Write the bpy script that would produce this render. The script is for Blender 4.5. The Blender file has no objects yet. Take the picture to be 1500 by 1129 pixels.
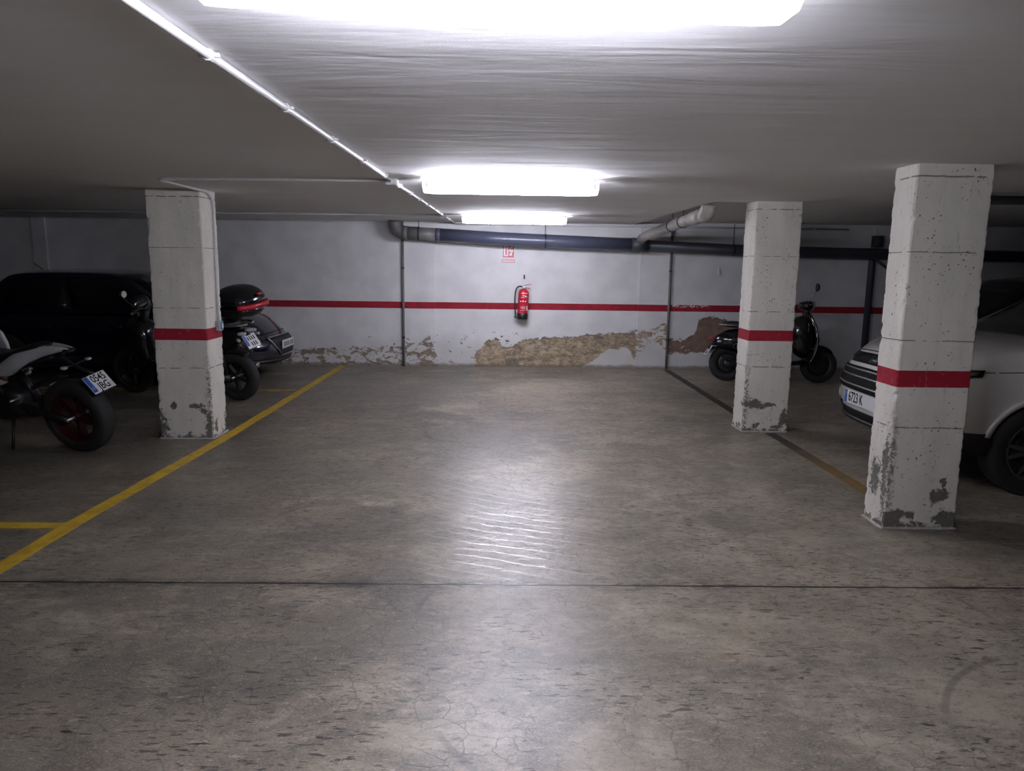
import bpy, bmesh, math, random
from mathutils import Vector, Matrix, noise as mn
R = math.radians
C = bpy.context.scene.collection
rnd = random.Random(7)
CEIL, WALLY = 2.19, 11.35

# ------------------------------------------------------------------ camera
sc = bpy.context.scene
sc.view_settings.view_transform = 'Standard'
sc.view_settings.look = 'None'
sc.view_settings.gamma = 1
sc.view_settings.use_curve_mapping = False
sc.view_settings.exposure = 1.56
yaw, pitch, roll, FPX = R(-0.8), R(9.45), R(0.73), 1081.0
f = Vector((-math.sin(yaw)*math.cos(pitch), math.cos(yaw)*math.cos(pitch), -math.sin(pitch)))
r = f.cross(Vector((0, 0, 1))).normalized(); u = r.cross(f)
r2 = r*math.cos(roll)+u*math.sin(roll); u2 = u*math.cos(roll)-r*math.sin(roll)
cam = bpy.data.objects.new('camera', bpy.data.cameras.new('camera')); C.objects.link(cam)
m = Matrix((r2, u2, -f)).transposed().to_4x4(); m.translation = Vector((0, 0, 1.6))
cam.matrix_world = m
cam.data.sensor_fit = 'HORIZONTAL'; cam.data.sensor_width = 36; cam.data.lens = 36*FPX/1500
cam.data.clip_start = 0.02; cam.data.clip_end = 100
sc.camera = cam
w = bpy.data.worlds.new('world'); sc.world = w; w.use_nodes = True
w.node_tree.nodes['Background'].inputs[0].default_value = (0.5, 0.55, 0.6, 1)
w.node_tree.nodes['Background'].inputs[1].default_value = 0.0

# ------------------------------------------------------------------ node maths
class G:
    def __init__(s, name):
        s.m = bpy.data.materials.new(name); s.m.use_nodes = True
        s.t = s.m.node_tree; s.b = s.t.nodes['Principled BSDF']
        g = s.t.nodes.new('ShaderNodeNewGeometry'); s.P = S(s, g.outputs['Position'])
        x = s.t.nodes.new('ShaderNodeSeparateXYZ'); s.t.links.new(g.outputs['Position'], x.inputs[0])
        s.X, s.Y, s.Z = (S(s, x.outputs[i]) for i in range(3))
        s.Nz = None; s.g = g
    def put(s, sock, v):
        if isinstance(v, S): s.t.links.new(v.o, sock)
        elif isinstance(v, (tuple, list)):
            sock.default_value = tuple(v)+((1,) if len(v) == 3 and sock.type == 'RGBA' else ())
        else: sock.default_value = v
    def math(s, op, *a, clamp=False):
        n = s.t.nodes.new('ShaderNodeMath'); n.operation = op; n.use_clamp = clamp
        for i, v in enumerate(a): s.put(n.inputs[i], v)
        return S(s, n.outputs[0])
    def vec(s, x, y, z):
        n = s.t.nodes.new('ShaderNodeCombineXYZ')
        for i, v in enumerate((x, y, z)): s.put(n.inputs[i], v)
        return S(s, n.outputs[0])
    def noise(s, sx=1, sy=None, sz=None, detail=4, rough=0.55, dist=0, off=0, col=False):
        sy = sx if sy is None else sy; sz = sx if sz is None else sz
        n = s.t.nodes.new('ShaderNodeTexNoise'); n.inputs['Scale'].default_value = 1
        n.inputs['Detail'].default_value = detail; n.inputs['Roughness'].default_value = rough
        n.inputs['Distortion'].default_value = dist
        s.put(n.inputs['Vector'], s.vec(s.X*sx+off, s.Y*sy+off*.7, s.Z*sz-off*.3))
        return S(s, n.outputs[0])
    def voro(s, sx=1, sy=None, sz=None, feat='DISTANCE_TO_EDGE', warp=None):
        sy = sx if sy is None else sy; sz = sx if sz is None else sz
        n = s.t.nodes.new('ShaderNodeTexVoronoi'); n.feature = feat; n.inputs['Scale'].default_value = 1
        a, b, c = s.X*sx, s.Y*sy, s.Z*sz
        if warp is not None: a = a+warp; b = b-warp*.8; c = c+warp*.6
        s.put(n.inputs['Vector'], s.vec(a, b, c))
        return S(s, n.outputs[0])
    def step(s, x, a, b):     # smooth 0..1 as x goes a..b
        n = s.t.nodes.new('ShaderNodeMapRange'); n.interpolation_type = 'SMOOTHSTEP'
        inv = a > b
        if inv: a, b = b, a
        s.put(n.inputs['Value'], x); n.inputs['From Min'].default_value = a; n.inputs['From Max'].default_value = b
        n.inputs['To Min'].default_value = 1 if inv else 0; n.inputs['To Max'].default_value = 0 if inv else 1
        return S(s, n.outputs[0])
    def mix(s, fac, a, b):
        n = s.t.nodes.new('ShaderNodeMix'); n.data_type = 'RGBA'
        s.put(n.inputs[0], fac); s.put(n.inputs[6], a); s.put(n.inputs[7], b)
        return S(s, n.outputs[2])
    def curve(s, x, pts, x0, x1, ymax):
        n = s.t.nodes.new('ShaderNodeFloatCurve'); c = n.mapping.curves[0]
        pts = [((px-x0)/(x1-x0), py/ymax) for px, py in pts]
        c.points[0].location = pts[0]; c.points[1].location = pts[-1]
        for p in pts[1:-1]: c.points.new(*p)
        for p in c.points: p.handle_type = 'VECTOR'
        n.mapping.update()
        s.put(n.inputs['Value'], (x-x0)*(1/(x1-x0)))
        return S(s, n.outputs[0])*ymax
    def blob(s, ax, az, cx, cz, rx, rz, wob, amp=.6):
        amp = 2.6
        d = s.math('SQRT', ((ax-cx)*(1/rx))*((ax-cx)*(1/rx))+((az-cz)*(1/rz))*((az-cz)*(1/rz)))
        return s.step(d+(wob-.5)*amp*2, 1.02, .94)
    def bump(s, h, strength=.5, dist=.01):
        n = s.t.nodes.new('ShaderNodeBump'); n.inputs['Strength'].default_value = strength
        n.inputs['Distance'].default_value = dist; s.put(n.inputs['Height'], h)
        s.t.links.new(n.outputs[0], s.b.inputs['Normal'])
    def out(s, col=None, rough=None, metal=None, spec=None, coat=None):
        for k, v in (('Base Color', col), ('Roughness', rough), ('Metallic', metal), ('Specular IOR Level', spec), ('Coat Weight', coat)):
            if v is not None: s.put(s.b.inputs[k], v)
        return s.m
class S:
    def __init__(s, g, o): s.g = g; s.o = o
    def __add__(a, b): return a.g.math('ADD', a, b)
    def __radd__(a, b): return a.g.math('ADD', a, b)
    def __sub__(a, b): return a.g.math('SUBTRACT', a, b)
    def __rsub__(a, b): return a.g.math('SUBTRACT', b, a)
    def __mul__(a, b): return a.g.math('MULTIPLY', a, b)
    def __rmul__(a, b): return a.g.math('MULTIPLY', a, b)
    def mx(a, b): return a.g.math('MAXIMUM', a, b)
    def mn(a, b): return a.g.math('MINIMUM', a, b)
    def ab(a): return a.g.math('ABSOLUTE', a)
def simple(name, col, rough=.5, metal=0, spec=.5, coat=0, nz=.06, ns=30):
    g = G(name); n = g.noise(ns, detail=3)
    c2 = tuple(min(1, c*(1-nz*2)) for c in col)
    return g.out(g.mix(n, c2, tuple(min(1, c*(1+nz)) for c in col)), (n-.5)*.15+rough, metal, spec, coat)

# ------------------------------------------------------------------ materials
def mat_floor():
    g = G('worn_concrete_floor')
    big = g.noise(.7, .85, 1, 5, .6, .6); med = g.noise(2.6, 3.4, 1, 8, .72, .5, 3); fine = g.noise(22, 30, 1, 5, .75, 0, 9)
    grain = g.noise(90, 170, 1, 3, .7)
    warm = g.noise(.8, 1.1, 1, 3, .5, 0, 21)
    left = g.step(g.X+(big-.5)*2.2, .5, -1.3)  # darker left side: heavier stains, deepened to stand in for light falloff
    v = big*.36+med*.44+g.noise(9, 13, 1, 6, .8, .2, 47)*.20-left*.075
    c = g.mix(g.step(v, .40, .61), (.115, .102, .078), (.35, .305, .23))
    c = g.mix(g.step(warm, .45, .72)*.35, c, (.31, .23, .155))
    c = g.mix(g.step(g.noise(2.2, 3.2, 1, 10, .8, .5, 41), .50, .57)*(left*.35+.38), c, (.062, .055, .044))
    streak = g.noise(7, 22, 1, 7, .82, .3, 13)
    c = g.mix(g.step(streak, .55, .68)*.55, c, (.44, .39, .31))
    c = g.mix(g.step(g.noise(14, 34, 1, 6, .85, .2, 113), .55, .62)*.6, c, (.07, .064, .053))
    c = g.mix(g.step(fine, .56, .66)*.7, c, (.05, .045, .037))
    c = g.mix(g.step(g.noise(34, 60, 1, 5, .8, 0, 307), .60, .66)*.6, c, (.50, .45, .36))
    c = g.mix(g.step(grain, .42, .66)*.30, c, (.40, .365, .30))
    c = g.mix(g.step(g.noise(70, 120, 1, 3, .7, 0, 203), .58, .68)*.45, c, (.05, .045, .036))
    # short dark pits and scuffs
    pit = g.noise(14, 55, 1, 3, .6, .3, 57)
    gate = g.step(g.noise(1.5, 1.9, 1, 4, .6, 0, 71), .40, .52)
    c = g.mix(g.step(pit, .585, .625)*gate*.9, c, (.022, .021, .019))
    # fine crazing
    warp = g.noise(5, 5, 1, 3, .6, 0, 5)*1.1
    vz = g.voro(7.4, 9.4, .01, warp=warp)
    craze = g.step(vz, .03, .004)*g.step(g.noise(1.2, 1.2, 1, 4, .6, 0, 33), .42, .55)
    c = g.mix(craze*.42, c, (.03, .028, .025))
    # long wandering crack down the bay
    cx = g.X-.08-(g.noise(.01, 1.3, 1, 5, .6, 0, 2)-.5)*.55
    crack = g.step(cx.ab(), .006, .002)*g.step(g.Y, 4.4, 4.6)*g.step(g.noise(.4, 3, 1, 2, .5, 0, 8), .42, .5)
    c = g.mix(crack*.7, c, (.02, .019, .018))
    # curved sweeping trowel and tyre arcs
    def arc(x0, y0, r0, w, a0):
        dx = g.X-x0; dy = g.Y-y0
        d = g.math('SQRT', dx*dx+dy*dy)
        return g.step((d-r0).ab(), w, w*.3)*g.step(g.noise(2, 2, 1, 3, .6, 0, a0), .48, .58)
    a1 = arc(.95, 3.0, 1.35, .02, 3).mx(arc(2.3, 2.1, .75, .02, 12)).mx(arc(-.1, 6.9, .62, .03, 17))
    c = g.mix(a1*.45, c, (.045, .042, .038))
    sx = g.X-1.6; sy = g.Y-7.9
    d = g.math('SQRT', sx*sx+sy*sy)
    rings = g.math('SINE', d*62+(g.noise(1.5, 1.5, 1, 3, .6, 0, 44)*9))
    gr = g.step(rings, .72, .95)*g.step(g.X, -.55, -.3)*g.step(g.X, .75, .4)*g.step(g.Y, 3.3, 3.8)*g.step(g.Y, 5.6, 4.8)
    c = g.mix(gr*.3, c, (.46, .44, .40))
    # saw cut joints
    w1 = (g.noise(1.2, .01, 1, 3, .6, 0, 7)-.5)*.02
    j = g.step((g.Y-3.5-w1*.6).ab(), .0085, .0050).mx(g.step((g.Y-7.47-w1).ab(), .010, .005)*.75)
    edge = g.step((g.Y-3.5).ab(), .09, .0)*g.step(g.noise(9, 26, 1, 5, .75, 0, 66), .46, .56)*g.step(g.noise(1.6, .1, 1, 2, .5, 0, 91), .38, .52)
    c = g.mix(edge*.75, c, (.03, .028, .025))
    c = g.mix(j, c, (.008, .008, .007))
    # grime along the rear wall
    c = g.mix(g.step(g.Y+(med-.5)*.3, 11.1, 11.35)*.6, c, (.22, .19, .15))
    rough = .36-(v-.5)*.35+g.step(fine, .5, .7)*.15+gr*-.10+(med-.5)*.15
    g.bump(fine*.3+med*.25-j*1.5-craze*.3-g.step(pit, .63, .68)*gate*.4+gr*.12, .25, .005)
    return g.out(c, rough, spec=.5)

STR = (.30, .012, .026)
def mat_wall():
    g = G('painted_peeling_wall')
    n1 = g.noise(9, 9, 9, 6, .7, .4); n2 = g.noise(26, 26, 26, 4, .7, 0, 8); n3 = g.noise(3, 3, 3, 4, .5, 0, 4)
    c = g.mix(g.step(n3, .3, .7), (.58, .58, .58), (.67, .67, .66))
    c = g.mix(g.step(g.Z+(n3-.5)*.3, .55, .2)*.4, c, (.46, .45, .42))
    c = g.mix(g.step(n2, .66, .74)*.35, c, (.32, .31, .29))
    # red band and chips in it
    band = g.step(g.Z+(n2-.5)*.004, .8885, .8925)*g.step(g.Z+(n2-.5)*.004, .9935, .9895)
    chips = g.step(g.noise(22, 22, 40, 3, .5, 0, 19), .5, .54)*g.step((g.X-2.86).ab(), .35, .22)*g.step(g.Z, .945, .965)
    band = band*(1-chips)
    bc = g.mix(g.step(n1, .35, .7), tuple(k*.8 for k in STR), tuple(k*1.15 for k in STR))
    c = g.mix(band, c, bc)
    # peeled plaster
    top = [(-4, .10), (-3.3, .20), (-2.9, .26), (-2.2, .28), (-1.6, .30), (-1.5, .48), (-1.3, .34), (-1.1, .46), (-1.02, .16), (-.6, .12), (-.42, .18),
           (-.3, .32), (-.22, .41), (-.08, .44), (.02, .29), (.15, .33), (.35, .43), (.7, .45), (1.0, .47), (1.4, .52), (1.8, .55), (2.0, .56), (2.08, .58),
           (2.3, .62), (2.5, .72), (2.6, .46), (2.8, .44), (2.98, .54), (3.03, .78), (3.3, .80), (3.6, .72), (3.9, .5), (4.4, .3), (5, .22)]
    bot = [(-4, 0), (1.2, 0), (1.4, .10), (1.6, .28), (1.95, .33), (2.05, .14), (2.3, .42), (2.48, .34), (2.56, .24), (3.2, .26), (3.6, .25), (4, .1), (5, 0)]
    den = [(-4, .60), (-2.4, .56), (-1.55, .55), (-1.05, .6), (-.9, .40), (-.45, .50), (-.32, .95), (2.0, .95), (2.08, .56), (2.5, .60), (2.6, .62), (2.95, .8), (3.05, 1), (3.7, .9), (4.3, .4), (5, .3)]
    tp = g.curve(g.X, top, -4, 5, 1); bt = g.curve(g.X, bot, -4, 5, 1); dn = g.curve(g.X, den, -4, 5, 1)
    flk = g.noise(16, 16, 44, 6, .75, .8, 61)
    zz = g.Z+(n1-.5)*.17+(flk-.5)*.10+(n2-.5)*.03
    pn = g.noise(7, 7, 13, 5, .65, .6, 31)
    cover = g.step(dn+(.42-pn)*1.1-.5, -.02, .02)
    peel = g.step(tp-zz, -.004, .004)*g.step(zz-bt, -.004, .004)*cover
    rng = g.step(g.X, -4.2, -3.9)*g.step(g.X, 5, 4.6)
    spots = g.step(g.noise(11, 11, 16, 4, .6, .2, 77), .64, .655)*g.step(g.Z, .6, .45)*g.step(g.Z, .02, .2)*g.step((g.X+.7).ab(), 1.6, .9)
    peel = peel.mx(spots)*rng
    pc = g.mix(g.step(n1*.5+flk*.5, .40, .60), (.21, .155, .10), (.47, .38, .25))
    pc = g.mix(g.step(pn, .52, .60)*.65, pc, (.14, .11, .085))
    pc = g.mix(g.step(g.noise(2.6, 2.6, 5, 4, .6, 0, 88), .56, .66)*.7, pc, (.13, .11, .09))
    pc = g.mix(g.step(g.noise(6, 6, 34, 6, .8, 1, 15), .56, .62)*.65, pc, (.58, .53, .45))
    brown = g.mix(g.step(n1, .3, .7), (.15, .095, .065), (.24, .165, .12))
    pc = g.mix(g.step(g.X+(n1-.5)*.3, 2.5, 2.62), pc, brown)
    pc = g.mix(g.step(g.X+(n1-.5)*.3, -.9, -1.1)*.7, pc, (.20, .165, .125))
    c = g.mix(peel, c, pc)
    c = g.mix(spots*rng, c, (.10, .09, .075))
    rim = g.step((tp-zz).ab(), .014, .003)*cover*g.step(n2, .4, .5)*rng
    c = g.mix(rim*.8, c, (.06, .048, .036))
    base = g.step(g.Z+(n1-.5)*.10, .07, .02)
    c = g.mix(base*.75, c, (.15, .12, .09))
    # small nail hole and pencil marks over the extinguisher
    g.bump(n2*.25+n3*.5-peel*1.6, .5, .006)
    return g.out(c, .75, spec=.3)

def mat_ceiling():
    g = G('trowelled_white_ceiling')
    a = g.noise(.75, 4.2, 1, 4, .5, .6); b = g.noise(2.2, 15, 1, 4, .6, .5, 11); n = g.noise(40, 40, 1, 3, .6)
    c = g.mix(a, (.74, .74, .74), (.82, .82, .815))
    c = g.mix(g.step(b, .58, .75)*.3, c, (.68, .68, .675))
    g.bump(a*1.0+b*.16+n*.01, .35, .03)
    return g.out(c, .8, spec=.2)
def mat_plain(name, col):
    g = G(name); n = g.noise(2, 2, 2, 5, .6); m_ = g.noise(20, 20, 20, 4, .6)
    g.bump(m_, .3, .004)
    return g.out(g.mix(n, tuple(k*.8 for k in col), col), .8, spec=.2)

def mat_pillar(name, x0, x1, y0, spec_):
    g = G(name)
    n1 = g.noise(17, 17, 19, 8, .78, .5, spec_['off']); n2 = g.noise(45, 45, 45, 4, .7, 0, 8); n3 = g.noise(3.5, 3.5, 2.0, 4, .5, 0, spec_['off']+3)
    vert = g.noise(9, 9, 1.1, 4, .6, .2, 6)
    c = g.mix(g.step(n3*.6+vert*.4, .35, .65), (.62, .60, .53), (.74, .71, .63))
    c = g.mix(g.step(g.Z+(n3-.5)*.8, 1.0, .2)*.3, c, (.55, .52, .45))
    # pores
    pore = g.step(g.noise(55, 55, 55, 2, .5, 0, 3), .668, .695)*g.step(g.noise(5, 5, 5, 3, .5, 0, 12), .44, .56)
    c = g.mix(pore*.85, c, (.06, .055, .05))
    # shuttering joints
    w1 = (g.noise(5, 5, .01, 4, .6, 0, 5)-.5)*.02
    jl = None
    for z, wd in ((.64, .0055), (1.17, .0045), (1.69, .004), (2.12, .006)):
        q = g.step((g.Z-z-w1).ab(), wd, wd*.4)*g.step(g.noise(11, 11, 2, 4, .6, 0, z*9), .42, .52)
        jl = q if jl is None else jl.mx(q)
    c = g.mix(jl*.75, c, (.09, .08, .07))
    band = g.step(g.Z+(n2-.5)*.005, .8885, .8915)*g.step(g.Z+(n2-.5)*.005, .9935, .9905)
    c = g.mix(band, c, g.mix(n1, tuple(k*.85 for k in STR), tuple(k*1.2 for k in STR)))
    # bare concrete: low ragged patches, drawn per pillar on front (x,z) and side (y,z)
    bare = g.step(g.Z+(n1-.5)*.34, .032, .022)
    front = g.step(g.Y, y0+.012, y0+.006)
    for (ax, cz, rx, rz) in spec_['front']:
        bare = bare.mx(g.blob(g.X, g.Z, x0+ax*(x1-x0), cz, rx, rz, n1, .9)*front)
    for (ay, cz, ry, rz) in spec_['side']:
        bare = bare.mx(g.blob(g.Y, g.Z, y0+ay, cz, ry, rz, n1, .9)*(1-front))
    edgewear = g.step((g.X-(x0 if spec_['edge'] < 0 else x1)).ab()+(g.Y-y0).ab()+(n1-.5)*.10, .055, .015)*g.step(g.Z+(n1-.5)*.5, .80, .45)*g.step(n2+(vert-.5)*.3, .46, .56)
    bare = bare.mx(edgewear*.9)
    bc = g.mix(n1, (.085, .078, .066), (.21, .195, .165))
    c = g.mix(bare, c, bc)
    ring = g.step(n1, .60, .64)*g.step(g.Z, .55, .25).mx(g.step(g.Z, 2.04, 2.09)*.8)
    c = g.mix(g.step(g.noise(24, 24, 9, 5, .7, .3, 140), .60, .68)*.35, c, (.30, .285, .24))
    c = g.mix(ring*.45, c, (.14, .13, .11))
    g.bump(n2*.35+n1*.5+n3*.5-pore*1.2-jl*1.2-bare*1.6, .55, .006)
    return g.out(c, .78, spec=.3)

def mat_yellow(name, wear, dark=0):
    g = G(name); n = g.noise(10, 10, 1, 5, .65, .4, 3); f_ = g.noise(60, 60, 1, 4, .7)
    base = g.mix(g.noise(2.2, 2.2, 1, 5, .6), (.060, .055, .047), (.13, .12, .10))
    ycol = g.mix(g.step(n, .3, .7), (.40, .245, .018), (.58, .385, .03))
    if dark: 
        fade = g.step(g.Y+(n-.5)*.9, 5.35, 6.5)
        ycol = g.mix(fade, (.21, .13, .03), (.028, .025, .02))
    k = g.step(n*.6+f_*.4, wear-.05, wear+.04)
    return g.out(g.mix(k, ycol, base), .55, spec=.4)

M = {}
M['floor'] = mat_floor(); M['wall'] = mat_wall(); M['ceiling'] = mat_ceiling(); M['plain'] = mat_plain('unseen_dark_wall', (.05, .05, .05))  # unseen side and front walls darkened to absorb bounce light
M['conduit'] = simple('white_painted_conduit', (.62, .62, .61), .45)
M['pvc_grey'] = simple('grey_blue_drain_plastic', (.075, .083, .125), .30)
M['pvc_old'] = simple('stained_grey_pipe', (.16, .155, .15), .5, nz=.3, ns=8)
M['pvc_white'] = simple('dirty_white_pipe', (.40, .385, .35), .5, nz=.28, ns=9)
M['pvc_dark'] = simple('dark_pipe', (.045, .047, .06), .45)
M['black'] = simple('black_plastic', (.012, .012, .013), .45)
M['gloss_black'] = simple('gloss_black_paint', (.006, .006, .008), .14, coat=.5)
M['navy'] = simple('dark_navy_car_paint', (.006, .008, .020), .16, coat=.8)
M['glass'] = simple('dark_tinted_glass', (.006, .007, .008), .06, spec=.6)
M['rubber'] = simple('tyre_rubber', (.016, .016, .016), .75)
M['white_paint'] = simple('white_car_paint', (.62, .61, .57), .22, coat=.6, nz=.01)
M['cream'] = simple('white_bike_plastic', (.55, .56, .56), .3, nz=.02)
M['chrome'] = simple('chrome', (.75, .75, .76), .15, 1)
M['alu'] = simple('aluminium', (.42, .42, .43), .35, 1)
M['dark_metal'] = simple('dark_metal', (.05, .05, .052), .4, .8)
M['red'] = simple('red_enamel', (.50, .015, .03), .3)
M['deep_red'] = simple('red_rim_paint', (.035, .002, .004), .45)
M['lens_red'] = simple('red_lamp_lens', (.40, .01, .015), .15)
M['lens_clear'] = simple('clear_lamp_lens', (.55, .56, .58), .12, .4)
M['orange'] = simple('gold_orange_anodised', (.17, .06, .015), .4, .5)
M['white'] = simple('white_print', (.75, .75, .74), .5, nz=.02)
M['plate'] = simple('reflective_white_plate', (.72, .73, .74), .35, nz=.02)
M['blue'] = simple('plate_blue', (.02, .10, .42), .4)
M['ink'] = simple('black_print', (.008, .008, .008), .75, spec=.15)
M['sign_red'] = simple('sign_red', (.42, .02, .03), .35)
M['housing'] = simple('grey_lamp_housing', (.40, .40, .40), .5)
M['mortar'] = simple('pale_mortar', (.42, .40, .36), .85, nz=.3)
M['switch'] = simple('grey_switch_plastic', (.30, .32, .33), .4)
M['cyan'] = simple('teal_switch_plate', (.05, .20, .27), .4)
def emis(name, col, st, base=.8, side=0):
    g = G(name); n = g.noise(3, 3, 3, 2)
    if side:      # upward-facing facets get extra glow, added to brighten the ceiling
        x = g.t.nodes.new('ShaderNodeSeparateXYZ'); g.t.links.new(g.g.outputs['Normal'], x.inputs[0]); nz = S(g, x.outputs[2])
        n = n+g.step(nz, -.1, .3)*side*10
    g.b.inputs['Base Color'].default_value = (base, base, base, 1)
    g.put(g.b.inputs['Emission Color'], col); g.put(g.b.inputs['Emission Strength'], n*.1*st+st*.95)
    return g.m
LAMP = 17.0
M['tube'] = emis('lit_fluorescent_diffuser', (.93, .925, 1.09, 1), LAMP, side=1.9)
M['tube_new'] = emis('lit_fluorescent_diffuser_newer', (.93, .925, 1.09, 1), LAMP*1.4, side=2.4)
M['tube_end'] = emis('lit_diffuser_end', (.98, .96, 1.0, 1), LAMP*.055)

# ------------------------------------------------------------------ mesh helpers
def link(name, bm, mat, parent=None, smooth=False, sub=0, bevel=0):
    me = bpy.data.meshes.new(name); bmesh.ops.recalc_face_normals(bm, faces=bm.faces); bm.to_mesh(me); bm.free()
    if smooth:
        for p in me.polygons: p.use_smooth = True
    me.materials.append(mat)
    o = bpy.data.objects.new(name, me); C.objects.link(o)
    if parent: o.parent = parent
    if bevel:
        b = o.modifiers.new('b', 'BEVEL'); b.width = bevel; b.segments = 2; b.limit_method = 'ANGLE'; b.angle_limit = R(35)
    if sub:
        b = o.modifiers.new('s', 'SUBSURF'); b.levels = sub; b.render_levels = sub
    return o
def thing(name, label, cat, loc=(0, 0, 0), rot=(0, 0, 0), group=None):
    o = bpy.data.objects.new(name, None); C.objects.link(o); o.empty_display_size = .1
    o.location = loc; o.rotation_euler = rot; o['label'] = label; o['category'] = cat
    if group: o['group'] = group
    return o
def tag(o, label, cat, group=None):
    o['label'] = label; o['category'] = cat
    if group: o['group'] = group
    return o
def struct(o): o['kind'] = 'structure'; return o
def B(): return bmesh.new()
def box(bm, x0, x1, y0, y1, z0, z1, mtx=None):
    vs = [bm.verts.new(Vector(p) if mtx is None else mtx @ Vector(p)) for p in
          ((x0, y0, z0), (x1, y0, z0), (x1, y1, z0), (x0, y1, z0), (x0, y0, z1), (x1, y0, z1), (x1, y1, z1), (x0, y1, z1))]
    for q in ((0, 3, 2, 1), (4, 5, 6, 7), (0, 1, 5, 4), (1, 2, 6, 5), (2, 3, 7, 6), (3, 0, 4, 7)): bm.faces.new([vs[i] for i in q])
    return bm
def frame(d):
    d = d.normalized(); a = Vector((0, 0, 1)) if abs(d.z) < .9 else Vector((1, 0, 0))
    s = d.cross(a).normalized(); return s, s.cross(d)
def tube(bm, pts, rad, n=12, cap=True):
    pts = [Vector(p) for p in pts]; rings = []
    if not isinstance(rad, (list, tuple)): rad = [rad]*len(pts)
    s = None
    for i, p in enumerate(pts):
        d = (pts[min(i+1, len(pts)-1)]-pts[max(i-1, 0)]).normalized()
        if s is None: s, t = frame(d)
        else:
            s = (s-d*s.dot(d)).normalized(); t = s.cross(d)
        rings.append([bm.verts.new(p+(s*math.cos(a)+t*math.sin(a))*rad[i]) for a in [2*math.pi*k/n for k in range(n)]])
    for a, b in zip(rings, rings[1:]):
        for k in range(n): bm.faces.new((a[k], a[(k+1) % n], b[(k+1) % n], b[k]))
    if cap: bm.faces.new(rings[0][::-1]); bm.faces.new(rings[-1])
    return bm
def arcpts(p0, p1, p2, n=8):
    p0, p1, p2 = map(Vector, (p0, p1, p2))
    return [(p0*(1-t)**2+p1*2*t*(1-t)+p2*t*t) for t in [i/n for i in range(n+1)]]
def smoothpath(pts, n=6):
    P_ = [Vector(p) for p in pts]; out = []
    P_ = [P_[0]*2-P_[1]]+P_+[P_[-1]*2-P_[-2]]
    for i in range(1, len(P_)-2):
        a, b, c, d = P_[i-1:i+3]
        for k in range(n):
            t = k/n
            out.append(.5*((2*b)+(c-a)*t+(2*a-5*b+4*c-d)*t*t+(3*b-a-3*c+d)*t**3))
    return out+[P_[-2]]
def lathe(bm, prof, c, axis='y', n=40, closed=False):
    c = Vector(c); rings = []
    for rr, h in prof:
        ring = []
        for k in range(n):
            a = 2*math.pi*k/n; ca, sa = math.cos(a)*rr, math.sin(a)*rr
            v = {'y': Vector((ca, h, sa)), 'z': Vector((ca, sa, h)), 'x': Vector((h, ca, sa))}[axis]
            ring.append(bm.verts.new(c+v))
        rings.append(ring)
    pr = list(zip(rings, rings[1:]))
    if closed: pr.append((rings[-1], rings[0]))
    for a, b in pr:
        for k in range(n): bm.faces.new((a[k], a[(k+1) % n], b[(k+1) % n], b[k]))
    if not closed:
        if prof[0][0] > 1e-5: bm.faces.new(rings[0][::-1])
        if prof[-1][0] > 1e-5: bm.faces.new(rings[-1])
    return bm
def blob(bm, secs, n=14, pw=2.3, axis='x', cap=True):
    """loft through superellipse sections: (along, cy, cz, hy, hz)"""
    rings = []
    for (a, cy, cz, hy, hz) in secs:
        ring = []
        for k in range(n):
            t = 2*math.pi*k/n; ct, st = math.cos(t), math.sin(t)
            y = cy+hy*math.copysign(abs(ct)**(2/pw), ct); z = cz+hz*math.copysign(abs(st)**(2/pw), st)
            ring.append(bm.verts.new((a, y, z) if axis == 'x' else ((y, a, z) if axis == 'y' else (y, z, a))))
        rings.append(ring)
    for a, b in zip(rings, rings[1:]):
        for k in range(n): bm.faces.new((a[k], a[(k+1) % n], b[(k+1) % n], b[k]))
    if cap: bm.faces.new(rings[0][::-1]); bm.faces.new(rings[-1])
    return bm
def prism(bm, poly, y0, y1, axis='y', mtx=None):
    def P3(a, b, h): 
        v = Vector((a, h, b)) if axis == 'y' else (Vector((h, a, b)) if axis == 'x' else Vector((a, b, h)))
        return v if mtx is None else mtx @ v
    lo = [bm.verts.new(P3(a, b, y0)) for a, b in poly]; hi = [bm.verts.new(P3(a, b, y1)) for a, b in poly]
    bm.faces.new(lo[::-1]); bm.faces.new(hi); n = len(poly)
    for k in range(n): bm.faces.new((lo[k], lo[(k+1) % n], hi[(k+1) % n], hi[k]))
    return bm
def text(name, s, size, mtx, mat, parent=None, sx=1.0, ext=.0006, spacing=1.0):
    cu = bpy.data.curves.new('t', 'FONT'); cu.body = s; cu.size = size; cu.align_x = 'CENTER'; cu.align_y = 'CENTER'; cu.extrude = ext
    cu.space_character = spacing; cu.offset = size*.012
    o = bpy.data.objects.new('t', cu); C.objects.link(o); bpy.context.view_layer.update()
    me = bpy.data.meshes.new_from_object(o.evaluated_get(bpy.context.evaluated_depsgraph_get()))
    bpy.data.objects.remove(o)
    me.transform(mtx @ Matrix.Diagonal((sx, 1, 1, 1))); me.materials.clear(); me.materials.append(mat)
    o = bpy.data.objects.new(name, me); C.objects.link(o)
    if parent: o.parent = parent
    return o

# ------------------------------------------------------------------ room
X0, X1, YB = -12.0, 12.0, -9.0
struct(link('floor', box(B(), X0, X1, YB, WALLY+.2, -.1, 0), M['floor']))
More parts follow.
